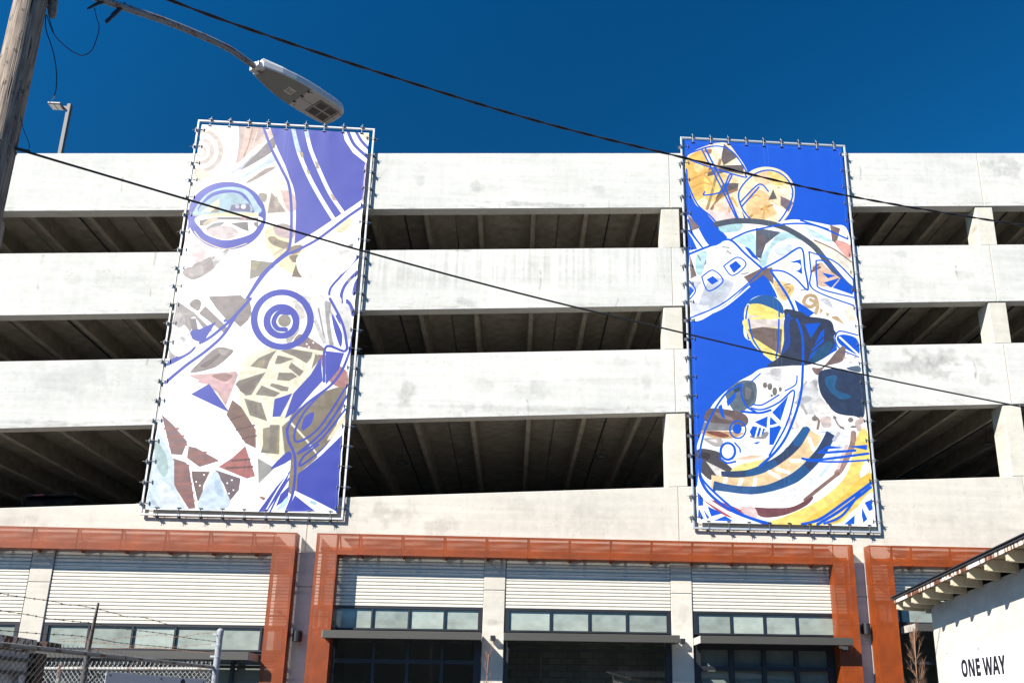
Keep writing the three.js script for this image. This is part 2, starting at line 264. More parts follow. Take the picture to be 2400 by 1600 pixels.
shopFront(5.27, 10.11, 3.83, [[3.44, 3.6], [2.85, 2.97], [2.26, 2.38], [1.67, 1.79]], [[5.273, 5.48], [6.32, 6.47], [7.29, 7.41], [8.26, 8.38], [9.26, 9.6], [9.9, 10.107]], 'overhead_door');
shopFront(10.73, 15.59, 4.24, [[3.9, 3.96], [3.1, 3.18]], [[10.733, 11.45], ...bars([12.6, 13.7, 14.7], 0.05), [15.4, 15.587]], 'shop_window');
// inside the shops: ceiling, side walls and a back wall of concrete blocks
put('shop_ceiling', metres(bx(-21, 16, 5.2, 5.4, -6.4, -0.62)), M.plaster, garage);
for (const x of [-13.3, -6.02, -0.53, 4.95, 10.42, 15.9]) put('party_wall', metres(bx(x - 0.1, x + 0.1, 0.12, 5.19, -6.4, -0.62)), M.plaster, garage);
put('shop_rear_wall', metres(bx(-21, 16, 0.12, 5.19, -6.8, -6.42)), M.plaster, garage);
{ const wall = part('block_wall', garage); put('mortar', bx(-0.42, 4.84, 0.12, 5.18, -2.75, -2.52), M.dark, wall);
  for (let r = 0; r < 12; r++) for (let c = 0; c < 14; c++) { const x = -0.42 + c * 0.4 - (r % 2) * 0.2, l = Math.max(x, -0.42), e = Math.min(x + 0.39, 4.84); if (e - l > 0.03) put('block', rbx(l, e, 1.9 + r * 0.2, 1.9 + r * 0.2 + 0.19, -2.53, -2.49 - (c * 7 + r * 3) % 3 * 0.002, 0.006), M.block[(c * 5 + r * 3) % 3], wall); } }
for (const [x, y] of [[-4.3, 3.0], [0.9, 3.3]]) put('ceiling_hook', bx(x, x + 0.01, y - 0.7, y, -1.5, -1.49), M.capMetal, garage);

// ------------------------------------------------------------------ orange perforated portals round the shop bays
function portal(x0, x1, label, inner0, inner1) {
  const o = thing('perforated_portal', label, 'metal frame', [(x0 + x1) / 2, 0.12, -24.28], 'orange perforated frames round the shop bays'), ox = (x0 + x1) / 2;
  const T = 6.53, B = 5.92, D = 0.41, y0 = 0, th = 0.004;
  const A = (name, a) => put(name, metres(bx(a[0] - ox, a[1] - ox, a[2] - 0.12, a[3] - 0.12, a[4], a[5])), M.perforated, o);
  const S = (name, a) => put(name, metres(bx(a[0] - ox, a[1] - ox, a[2] - 0.12, a[3] - 0.12, a[4], a[5])), M.orange, o);
  const xs = [inner0]; let x = inner0 + 0.6; while (x < inner1 - 0.3) { xs.push(x); x += 1.205; } xs.push(inner1);
  for (let i = 0; i + 1 < xs.length; i++) {
    A('front_panel', [xs[i] + 0.004, xs[i + 1] - 0.004, B, T, D - th, D]);
    A('soffit_panel', [xs[i] + 0.004, xs[i + 1] - 0.004, B, B + th, 0.02, D - th - 0.002]);
    A('top_panel', [xs[i] + 0.004, xs[i + 1] - 0.004, T - th, T, 0.02, D - th - 0.002]);
    S('rib', [xs[i] - 0.02, xs[i] + 0.02, B + 0.006, T - 0.006, D - 0.05, D - 0.006]);
    S('rib', [xs[i] + 0.02, xs[i] + 0.05, B + 0.006, B + 0.05, 0.0, D - 0.052]);
    S('wall_bracket', [xs[i] + 0.0, xs[i] + 0.09, B - 0.04, B + 0.3, 0.0, 0.04]);
    const br = bar(V(xs[i] - ox + 0.04, T - 0.17, D - 0.06), V(xs[i] - ox + 0.04, B - 0.06, 0.05), 0.022, 4); put('brace', metres(br), M.orange, o);
  }
  S('edge_angle', [x0 + 0.006, x1 - 0.006, B + 0.006, B + 0.045, D - 0.014, D - 0.006]); S('edge_angle', [x0 + 0.006, x1 - 0.006, T - 0.045, T - 0.006, D - 0.014, D - 0.006]);
  S('wall_rail', [x0 + 0.05, x1 - 0.05, 6.12, 6.2, 0.0, 0.035]);
  const ys = [T, B - 0.58, B - 1.77, B - 3.0, B - 4.2, B - 5.4, 0.14];
  for (const [l, r] of [[x0, inner0], [inner1, x1]]) for (let k = 0; k + 1 < ys.length; k++) {
    const a = ys[k + 1] + 0.004, b = ys[k] - 0.004, bi = k ? b : B - 0.002;
    A('front_panel', [l + 0.002, r - 0.002, a, b, D - th, D]);
    const outer = l === x0 ? l : r, inn = l === x0 ? r : l, so = outer === l ? 1 : -1;
    A('side_panel', so > 0 ? [outer, outer + th, a, b, 0.02, D - th - 0.002] : [outer - th, outer, a, b, 0.02, D - th - 0.002]);
    A('side_panel', so > 0 ? [inn - th, inn, a, bi, 0.02, D - th - 0.002] : [inn, inn + th, a, bi, 0.02, D - th - 0.002]);
    S('rib', [l + 0.006, r - 0.006, a - 0.02, a + 0.02, D - 0.045, D - 0.006]);
    S('rib', [l + 0.28, l + 0.34, a + 0.1, a + 0.16, 0.0, D - 0.05]);
    S('edge_angle', [l + 0.006, l + 0.04, a + 0.022, b - 0.022, D - 0.014, D - 0.006]); S('edge_angle', [r - 0.04, r - 0.006, a + 0.022, b - 0.022, D - 0.014, D - 0.006]);
  }
  S('wall_rail', [x0 + 0.1, x0 + 0.16, 0.15, 6.1, 0.0, 0.035]); S('wall_rail', [x1 - 0.16, x1 - 0.1, 0.15, 6.1, 0.0, 0.035]);
  return o;
}
portal(-21.9, -6.2, 'orange perforated metal frame round the bay behind the barbed wire fence', -21.27, -6.84);
portal(-5.63, 10.06, 'orange perforated metal frame round three shop bays, between the two others', -5.02, 9.42);
portal(10.55, 26.2, 'orange perforated metal frame partly hidden by the eave of the white house', 11.24, 25.5);
// print on the two banners: [kind 0 polygon, 1 smooth shape, 2 brush line, 3 ring; palette index; line width; points]
const LEFT_PALETTE = [[147, 135, 124], [171, 165, 138], [139, 130, 93], [168, 162, 125], [137, 119, 113], [160, 131, 117], [162, 138, 124], [138, 141, 147], [87, 79, 82], [142, 156, 162], [181, 171, 155], [181, 175, 162], [112, 98, 92], [20, 36, 128], [211, 211, 210], [143, 160, 169], [132, 119, 96], [132, 117, 102], [132, 120, 103], [149, 122, 106], [171, 160, 126], [159, 142, 162], [184, 180, 170], [176, 168, 137], [177, 168, 133], [144, 125, 122], [129, 114, 108], [105, 91, 68], [98, 82, 60], [90, 76, 56], [100, 93, 69], [92, 86, 73], [101, 95, 81], [116, 110, 80], [168, 162, 152], [103, 100, 97], [125, 147, 155], [113, 137, 146], [177, 170, 145], [99, 87, 71], [72, 66, 98], [138, 135, 146], [173, 173, 176], [173, 164, 129], [85, 77, 75], [159, 112, 112], [144, 135, 112], [85, 82, 78], [104, 104, 102], [154, 142, 139], [94, 91, 88], [174, 156, 128], [113, 102, 91], [117, 108, 96], [156, 132, 121], [115, 106, 103], [136, 134, 135], [169, 152, 133], [168, 148, 145], [101, 93, 89], [103, 103, 100], [162, 157, 148], [136, 133, 130], [154, 149, 140], [182, 175, 166], [169, 163, 131], [184, 181, 173], [178, 173, 164], [174, 170, 164], [147, 141, 135], [134, 129, 122], [163, 158, 151], [180, 176, 168], [163, 157, 154], [102, 96, 93], [130, 123, 119], [111, 89, 82], [171, 150, 136], [92, 84, 66], [117, 103, 79], [133, 121, 109], [133, 122, 109], [179, 174, 150], [110, 104, 101], [114, 108, 105], [90, 83, 85], [104, 104, 104], [119, 113, 110], [101, 92, 88], [151, 122, 117], [160, 126, 126], [94, 86, 75], [115, 114, 109], [83, 71, 62], [113, 102, 66], [170, 167, 165], [147, 143, 140], [133, 127, 124], [176, 175, 173], [168, 166, 162], [103, 100, 98], [115, 110, 106], [75, 64, 60], [118, 109, 105], [112, 82, 77], [112, 102, 78], [82, 74, 62], [108, 99, 79], [76, 66, 50], [74, 64, 46], [107, 94, 70], [140, 154, 159], [110, 131, 131], [164, 170, 177], [160, 169, 176], [98, 71, 68], [97, 63, 59], [99, 68, 64], [126, 69, 63], [87, 60, 49], [111, 65, 58], [72, 42, 38], [80, 60, 57], [77, 63, 66], [155, 167, 174], [122, 141, 138], [168, 174, 179], [141, 151, 158], [150, 162, 171], [134, 151, 164], [99, 81, 75], [148, 145, 142], [119, 116, 113], [155, 153, 147], [134, 128, 120], [128, 83, 78], [111, 59, 53], [93, 82, 63], [176, 168, 139], [180, 173, 149], [135, 163, 172], [113, 75, 69], [101, 96, 85]];
const LEFT_SHAPES = [
  [3,0,29.8,133,175,129,236,102,285,58,314,6,317,-44,294,-82,248,-101,189,-97,128,-71,78,-27,48,25,45,76,69,115,116],
  [3,0,28.2,83,181,80,215,65,244,40,260,11,262,-18,248,-39,222,-50,189,-48,154,-33,126,-8,109,22,107,50,121,72,147],
  [3,0,17.2,45,185,44,200,37,212,27,219,14,220,2,214,-7,203,-12,188,-11,174,-4,162,6,154,19,154,31,159,40,171],
  [0,1,0,10,327,47,308,99,350,70,370,25,382],
  [2,2,9.3,4,337,24,373,41,390],
  [2,3,12.4,5,410,25,446,15,492],
  [0,4,0,216,-6,360,-5,388,32,332,111,307,170,230,263,233,183,231,89],
  [1,5,0,266,10,340,-4,310,84,303,170,244,249,255,135],
  [0,6,0,409,2,431,63,342,130,308,179,325,112],
  [0,7,0,345,158,270,266,212,316,192,345,295,283],
  [1,8,0,439,57,447,143,398,202,273,298,286,265,347,177],
  [0,9,0,455,142,488,216,375,288,259,378,278,340,372,260,408,230],
  [0,10,0,487,225,467,264,336,364,262,405,375,288],
  [1,11,0,501,281,542,381,586,507,606,561,445,587,343,429,413,351],
  [0,12,0,471,264,454,288,366,358,300,399,313,375,406,286],
  [0,13,0,404,-8,840,-5,858,61,913,144,992,208,990,253,995,476,896,550,864,593,831,621,614,802,605,506,585,415,523,261,463,142],
  [2,14,24.1,539,-16,593,162,673,336,756,480,847,621],
  [2,15,24.1,539,-16,564,69,592,153],
  [2,14,22.5,614,-21,658,130,723,277,800,431,900,577],
  [2,15,22.5,614,-21,635,50],
  [0,16,0,592,153,617,161,624,198,608,195],
  [0,17,0,650,263,673,299,667,318,651,291],
  [0,18,0,690,214,710,222,726,268,706,269],
  [0,19,0,798,430,820,439,844,484,819,476],
  [0,14,0,842,-10,1004,-6,1006,205,938,161,876,89],
  [2,13,19.4,870,-7,916,86,1005,174],
  [2,13,17.8,919,-8,959,60,1005,110],
  [0,20,0,942,-4,1000,9,1002,57,969,30],
  [2,14,34.8,1005,475,898,571,759,693,611,811],
  [0,21,0,992,208,1004,209,1005,475,993,476],
  [2,22,23.8,447,152,509,280,575,416,602,579,613,776],
  [1,23,0,856,638,939,589,942,634,906,681,860,692],
  [1,24,0,448,695,506,656,603,687,596,776,674,790,728,876,753,980,700,982,629,968,557,928,511,860,466,792],
  [1,25,0,493,675,544,645,613,677,608,740,521,727],
  [1,26,0,515,665,552,645,609,669,562,671],
  [1,27,0,469,747,499,732,532,753,596,776,584,812,504,790],
  [1,28,0,585,830,613,793,666,782,662,826,618,846],
  [0,29,0,646,897,687,991,628,990],
  [1,29,0,603,856,660,848,656,888,626,894],
  [1,30,0,701,829,730,849,724,867],
  [1,31,0,750,941,767,962,757,978],
  [0,32,0,388,892,508,902,526,931,463,984,394,1018],
  [0,33,0,393,901,439,903,422,960,395,953],
  [1,34,0,805,864,954,786,894,824,815,889],
  [1,35,0,930,778,959,759,958,794,939,795],
  [1,13,0,443,601,437,678,405,747,352,799,282,828,206,832,131,809,67,763,20,699,-3,624,1,547,31,477,84,423,154,392,233,387,309,411,375,458,421,524],
  [1,13,0,0,556,37,482,35,590,13,717],
  [1,36,0,28,591,83,479,186,423,304,431,383,518,387,590,39,617],
  [1,13,0,51,563,113,469,211,438,308,467,375,582,351,583,293,477,213,459,116,496,66,589],
  [1,37,0,67,598,116,496,213,461,302,486,351,583],
  [0,38,0,67,598,163,498,170,556,128,593],
  [0,39,0,120,593,166,552,170,591],
  [0,40,0,238,539,341,525,351,578,231,580],
  [1,41,0,284,546,281,556,273,561,264,557,259,547,261,537,270,532,279,536],
  [1,42,0,322,546,319,557,309,563,297,558,292,547,295,535,305,530,317,534],
  [1,14,0,59,625,401,607,400,679,360,730,241,772,147,754,89,713],
  [0,43,0,16,623,205,591,398,582,401,607,208,619],
  [0,44,0,66,652,162,623,401,615,400,635,172,639,108,681,74,687],
  [1,45,0,297,620,331,611,326,634],
  [1,46,0,91,668,132,630,171,630,108,685],
  [0,47,0,244,660,343,645,356,710,309,693],
  [1,48,0,111,707,152,665,213,658,170,691],
  [1,49,0,112,716,177,682,262,686,298,729,241,767,163,754],
  [1,50,0,376,654,403,643,400,679],
  [2,51,7.6,48,724,105,783,233,829,350,788],
  [0,52,0,458,441,556,568,449,582],
  [1,53,0,388,454,433,458,429,508,403,499],
  [1,54,0,516,424,590,452,610,551,563,558,528,474],
  [1,55,0,22,970,134,895,191,867,255,828,205,918,173,972,90,1031,31,1013],
  [0,56,0,162,877,263,832,225,900,185,945],
  [1,57,0,35,891,36,839,68,789,77,802,45,856],
  [1,58,0,61,794,129,852,113,914,46,917,38,856],
  [1,14,0,71,929,69,944,58,954,43,955,30,946,23,931,26,916,37,906,52,905,65,914],
  [2,13,17.4,1003,505,907,592,763,734,653,811,573,861,484,966,414,1094,371,1181,299,1276],
  [2,13,16.0,364,-10,423,135,501,281,552,380,579,507,597,687,598,785,584,832,516,908,450,1002,401,1116,352,1220,285,1281],
  [0,59,0,178,1134,356,1118,415,1175,429,1233,411,1276,300,1281,231,1208],
  [2,13,14.0,998,841,906,973,852,1062,867,1147,921,1255,964,1312],
  [2,13,18.5,998,942,934,1032,922,1127,974,1251],
  [1,13,0,947,1118,981,1142,1008,1217,970,1206],
  [1,13,0,988,1012,1007,977,999,1081,980,1082],
  [1,60,0,946,988,969,983,956,1014],
  [1,61,0,795,1116,916,1102,836,1140],
  [1,62,0,811,1115,849,1113,886,1197,866,1232],
  [1,63,0,662,1156,720,1119,753,1152,691,1222],
  [1,64,0,144,66,205,43,221,250,190,326,156,235],
  [2,65,9.4,1,65,46,38,99,21],
  [1,66,0,656,844,844,773,987,811,934,936,788,1030,676,974],
  [1,67,0,790,873,894,815,955,803,851,861],
  [1,68,0,630,1131,741,1101,917,1110,883,1248,792,1252],
  [2,69,10.6,654,1147,714,1136],
  [2,70,9.1,819,1123,881,1223],
  [1,71,0,704,1120,742,1109,753,1152,716,1162],
  [1,72,0,63,811,26,883,68,916,24,805],
  [1,73,0,162,877,219,848,239,882,181,911],
  [2,74,7.5,82,967,138,930,178,885],
  [1,75,0,46,978,109,940,130,991,72,1011],
  [2,76,8.0,302,8,293,114,272,209],
  [2,77,8.0,332,35,312,141],
  [1,78,0,502,768,524,758,530,780,508,785],
  [1,79,0,541,766,572,769,566,789],
  [2,80,6.1,511,860,546,823,583,804],
  [0,81,0,476,504,491,466,517,529,492,548],
  [1,82,0,466,1456,786,1435,857,1503,730,1863,712,2089,651,2099,557,2019,512,1887,442,1813,399,1643],
  [0,59,0,182,1148,404,1138,424,1197,414,1270,375,1317,308,1256],
  [1,59,0,78,1184,110,1151,141,1172,135,1223,101,1211],
  [0,59,0,167,1194,276,1294,308,1328,287,1352,137,1241],
  [0,83,0,7,1169,112,1237,226,1345,191,1355,115,1260,45,1303,42,1375,2,1314],
  [1,84,0,34,1313,80,1239,109,1336,74,1378,32,1357],
  [0,85,0,89,1274,125,1273,166,1414,133,1407],
  [1,86,0,86,1409,111,1417,115,1452,92,1426],
  [0,87,0,-1,1456,50,1498,15,1535],
  [0,13,0,240,1286,182,1416,90,1388,110,1345,156,1335],
  [2,13,17.8,412,1138,325,1265,225,1376,167,1419],
  [2,13,17.7,346,1236,288,1365,204,1466,105,1558,9,1663],
  [1,13,0,142,1442,120,1487,11,1563,6,1540,58,1498],
  [1,88,0,138,1600,173,1538,258,1446,338,1452,352,1469,300,1533,249,1570],
  [0,89,0,124,1614,381,1582,396,1604,349,1789,297,1715,228,1662],
  [1,90,0,180,1650,301,1611,368,1644,329,1714,261,1673],
  [0,13,0,154,1725,244,1661,374,1825],
  [0,91,0,456,1549,495,1499,590,1447,560,1505,546,1563],
  [0,91,0,610,1450,657,1435,788,1452,783,1488,762,1520,694,1483],
  [0,91,0,586,1531,597,1477,687,1496,618,1530],
  [0,91,0,664,1550,677,1519,750,1569,729,1600],
  [0,91,0,608,1626,615,1582,687,1580,717,1601,676,1628],
  [0,91,0,572,1662,582,1645,679,1667,673,1689,642,1690],
  [0,91,0,502,1717,528,1660,635,1703,606,1726],
  [0,91,0,385,1660,399,1638,543,1581,479,1718,448,1723],
  [0,91,0,442,1740,538,1763,581,1868,484,1837],
  [0,91,0,599,1888,649,1887,662,2054,564,2048],
  [0,91,0,662,1899,694,1860,779,1971,747,2047,692,2049],
  [0,91,0,787,1576,805,1461,839,1486,789,1558],
  [0,92,0,552,2079,648,2132,571,2222],
  [1,93,0,411,1677,484,1622,522,1603,476,1692,438,1710],
  [0,94,0,646,2050,644,1891,651,1891,663,2054],
  [1,95,0,0,1332,56,1303,114,1381,131,1451,59,1507,3,1456],
  [1,96,0,59,1388,85,1400,75,1418],
  [1,97,0,4,1269,32,1241,71,1293,36,1330],
  [2,87,11.1,41,1303,51,1258,80,1239],
  [1,98,0,761,1146,834,1133,881,1305,906,1412,840,1397,788,1272],
  [1,99,0,911,1176,967,1155,995,1300,971,1410],
  [2,100,8.2,797,1181,821,1271,850,1378],
  [1,101,0,835,1152,863,1141,864,1205,848,1206],
  [1,63,0,663,1150,707,1185,728,1239,688,1249],
  [1,102,0,183,1555,241,1509,285,1472,273,1507,216,1562],
  [1,103,0,267,1455,331,1457,302,1489],
  [1,104,0,254,1613,315,1598,364,1609,328,1645],
  [0,105,0,464,1544,512,1507,537,1515,517,1555],
  [0,106,0,459,1753,507,1764,530,1835,489,1820],
  [0,107,0,562,1911,600,1901,606,2035,575,2036],
  [0,108,0,679,1907,700,1881,755,1963,713,2023],
  [1,109,0,814,1749,929,1702,888,1875,837,1919],
  [1,110,0,788,2071,852,2002,822,2103,786,2137],
  [1,111,0,12,2028,49,2076,39,2117,7,2077],
  [1,112,0,39,2117,78,2124,78,2181,48,2158],
  [1,113,0,81,2262,133,2252,181,2331,130,2348],
  [1,114,0,301,2264,327,2231,364,2286,332,2335],
  [0,115,0,14,1848,79,1901,169,1998,151,2073,94,2070],
  [0,116,0,96,2089,176,2113,196,2137,257,2363,223,2368,132,2244],
  [0,117,0,179,2023,219,2030,352,2100,251,2137,179,2088],
  [0,118,0,479,2013,549,2180,507,2195,350,2134,417,2082],
  [0,119,0,358,1837,380,1751,431,1788,525,1920,536,2024,477,1997],
  [2,120,10.7,40,1927,113,1925],
  [2,120,10.7,62,1976,145,1965],
  [2,120,10.7,80,2026,167,2015],
  [2,120,10.6,110,2140,193,2129],
  [2,120,10.6,124,2188,205,2178],
  [2,120,10.6,135,2236,221,2230],
  [2,120,10.5,167,2284,235,2280],
  [2,120,10.5,195,2323,246,2323],
  [2,120,10.7,201,2071,275,2053],
  [2,120,10.7,229,2112,319,2093],
  [2,121,10.7,419,2098,510,2087],
  [2,121,10.7,393,2140,530,2128],
  [2,121,10.9,385,1866,452,1838],
  [2,121,10.9,423,1923,513,1895],
  [2,121,10.8,459,1972,529,1954],
  [0,122,0,212,2161,309,2162,283,2240,288,2328,263,2323,221,2201],
  [0,123,0,333,2150,474,2195,472,2259,433,2318,388,2229],
  [1,14,0,284,2179,283,2183,280,2184,277,2183,275,2180,276,2176,279,2175,282,2176],
  [1,14,0,248,2219,248,2223,245,2224,241,2223,239,2220,240,2216,243,2215,247,2216],
  [1,14,0,270,2239,269,2242,266,2244,263,2243,261,2239,262,2236,265,2234,268,2236],
  [1,14,0,434,2205,433,2209,430,2210,426,2209,424,2206,425,2202,428,2201,432,2202],
  [1,14,0,411,2222,410,2226,407,2227,404,2226,402,2222,403,2219,406,2218,409,2219],
  [1,14,0,448,2260,447,2263,444,2265,441,2264,439,2260,440,2257,443,2255,446,2257],
  [1,14,0,427,2278,426,2282,423,2283,419,2282,418,2279,418,2275,422,2274,425,2275],
  [0,124,0,6,1928,114,2107,131,2236,208,2369,2,2371,0,2110],
  [1,125,0,-8,1995,53,2051,90,2148,73,2197,31,2142],
  [1,126,0,52,2214,127,2269,178,2369,85,2349],
  [0,127,0,7,2272,73,2366,51,2370,3,2296],
  [1,128,0,321,2174,350,2165,390,2245,433,2321,404,2365,275,2365,286,2264],
  [1,129,0,339,2198,373,2230,396,2294,356,2279],
  [1,130,0,709,1344,815,1398,851,1441,704,1420,671,1412],
  [1,14,0,756,1403,755,1407,751,1408,748,1407,746,1403,747,1399,751,1398,754,1399],
  [1,14,0,770,1422,769,1426,765,1427,762,1426,760,1422,761,1418,764,1417,768,1418],
  [1,14,0,792,1394,790,1398,787,1400,784,1398,782,1395,783,1391,786,1389,790,1390],
  [2,131,21.2,787,1263,847,1387],
  [2,132,21.3,838,1142,866,1306,890,1404],
  [2,133,24.5,959,1256,983,1355],
  [1,134,0,635,1369,684,1295,703,1321,654,1404],
  [1,135,0,914,1510,991,1569,986,1656,899,1625,830,1477],
  [0,136,0,817,1465,870,1467,867,1529],
  [1,137,0,864,1689,993,1674,931,1958,866,2068,781,2162,776,2260,732,2257,727,2089,688,2007,704,1838,776,1763],
  [1,138,0,1002,1811,978,1914,912,1967,959,1872],
  [2,139,11.0,707,1872,794,1962,881,2068],
  [0,13,0,835,1482,859,1622,809,1689,725,1812,673,1849,706,1701,791,1585],
  [0,13,0,860,1441,964,1450,941,1553,878,1645],
  [0,13,0,607,1739,700,1701,648,1838,606,1843],
  [1,13,0,877,1214,941,1330,940,1413,898,1313],
  [0,13,0,993,1931,994,2106,1000,2372,961,2369,776,2276,773,2162,881,2060],
  [0,13,0,769,2280,885,2366,733,2370],
  [2,14,19.9,767,2266,872,2314,984,2369],
  [2,140,16.9,856,2314,880,2323],
  [2,13,14.8,857,1118,934,1257,969,1374,965,1438,858,1421,867,1626],
  [2,13,14.7,1008,1254,990,1453,923,1624,776,1767,700,1881,702,1965,749,2072,758,2252,731,2370],
  [2,13,12.0,998,1639,866,1892,756,1980,735,1922,779,1802,872,1678],
  [2,13,13.6,998,1708,891,1909,762,2047],
  [2,13,11.9,996,1786,873,1968,762,2048],
  [2,13,11.8,988,1889,900,2009,784,2114,795,2062,867,1993],
  [1,13,0,827,1809,817,1877,770,1914,782,1836],
  [2,14,11.1,984,1889,915,2000,872,2052],
  [0,13,0,734,2138,710,2229,632,2372,585,2374,665,2238],
  [0,13,0,735,2228,732,2301,675,2344,692,2278],
  [2,13,9.1,648,2372,684,2278,729,2188],
  [1,13,0,713,2036,728,2081,630,2139,658,2091],
  [1,140,0,731,2285,728,2333,678,2367],
  [1,141,0,582,2293,613,2296,607,2312],
  [2,14,6.1,624,2368,674,2254,719,2163],
  [3,13,37.4,759,1253,752,1318,724,1373,676,1411,618,1426,558,1416,504,1382,465,1329,446,1266,451,1201,479,1144,526,1105,585,1090,647,1100,702,1135,741,1189],
  [3,13,38.9,680,1268,676,1307,656,1338,626,1356,590,1358,556,1342,530,1313,518,1275,522,1236,542,1204,573,1185,609,1184,643,1200,668,1230],
  [2,13,27.6,636,1217,579,1219,556,1273,581,1315,626,1320],
  [1,142,0,651,1265,646,1287,629,1302,607,1303,588,1290,579,1268,584,1245,600,1230,622,1229,642,1242]
];
const RIGHT_PALETTE = [[196, 179, 147], [189, 150, 74], [193, 165, 93], [83, 74, 71], [211, 211, 209], [129, 93, 69], [169, 121, 65], [133, 109, 77], [190, 171, 163], [125, 93, 61], [185, 141, 69], [196, 182, 149], [192, 161, 125], [193, 161, 113], [196, 169, 101], [81, 75, 71], [101, 86, 90], [149, 109, 61], [161, 129, 77], [185, 141, 73], [198, 189, 168], [177, 129, 61], [177, 133, 69], [195, 173, 117], [196, 174, 133], [193, 168, 141], [161, 125, 73], [198, 187, 161], [187, 149, 101], [4, 66, 163], [139, 169, 171], [145, 174, 177], [149, 177, 179], [142, 171, 174], [139, 169, 173], [195, 192, 182], [196, 191, 169], [99, 81, 78], [179, 129, 118], [101, 85, 81], [101, 86, 83], [61, 66, 75], [67, 72, 82], [83, 74, 75], [157, 161, 168], [168, 169, 174], [161, 163, 168], [94, 80, 74], [189, 161, 105], [157, 125, 61], [129, 125, 123], [177, 149, 129], [93, 73, 65], [153, 129, 97], [161, 161, 163], [187, 177, 161], [117, 114, 110], [174, 182, 184], [161, 179, 181], [179, 174, 163], [117, 93, 81], [149, 155, 161], [177, 179, 182], [171, 149, 117], [29, 71, 118], [196, 177, 94], [177, 166, 158], [91, 77, 71], [39, 45, 61], [196, 181, 102], [29, 55, 117], [29, 63, 91], [97, 82, 77], [69, 81, 97], [149, 141, 134], [34, 45, 66], [29, 69, 102], [177, 175, 173], [169, 168, 166], [144, 144, 144], [141, 134, 130], [187, 181, 174], [74, 85, 93], [61, 71, 80], [83, 69, 66], [101, 101, 101], [163, 131, 91], [99, 58, 47], [141, 134, 129], [117, 115, 114], [185, 187, 193], [61, 57, 59], [177, 173, 165], [185, 157, 133], [193, 179, 107], [161, 158, 157], [153, 149, 145], [147, 144, 141], [137, 134, 133], [193, 185, 176], [161, 145, 137], [161, 149, 142], [109, 93, 86], [117, 101, 96], [166, 153, 147], [109, 94, 88], [177, 169, 161], [45, 37, 37], [86, 86, 88], [43, 53, 59], [37, 50, 75], [29, 66, 110], [29, 71, 115], [190, 163, 123], [29, 66, 107], [39, 50, 75], [39, 69, 109], [190, 192, 196], [161, 174, 189], [157, 153, 157], [131, 104, 94], [177, 157, 153], [106, 83, 75], [196, 171, 90], [190, 157, 67], [169, 133, 53], [139, 55, 58], [93, 56, 58], [179, 157, 152], [99, 93, 86], [157, 141, 133]];
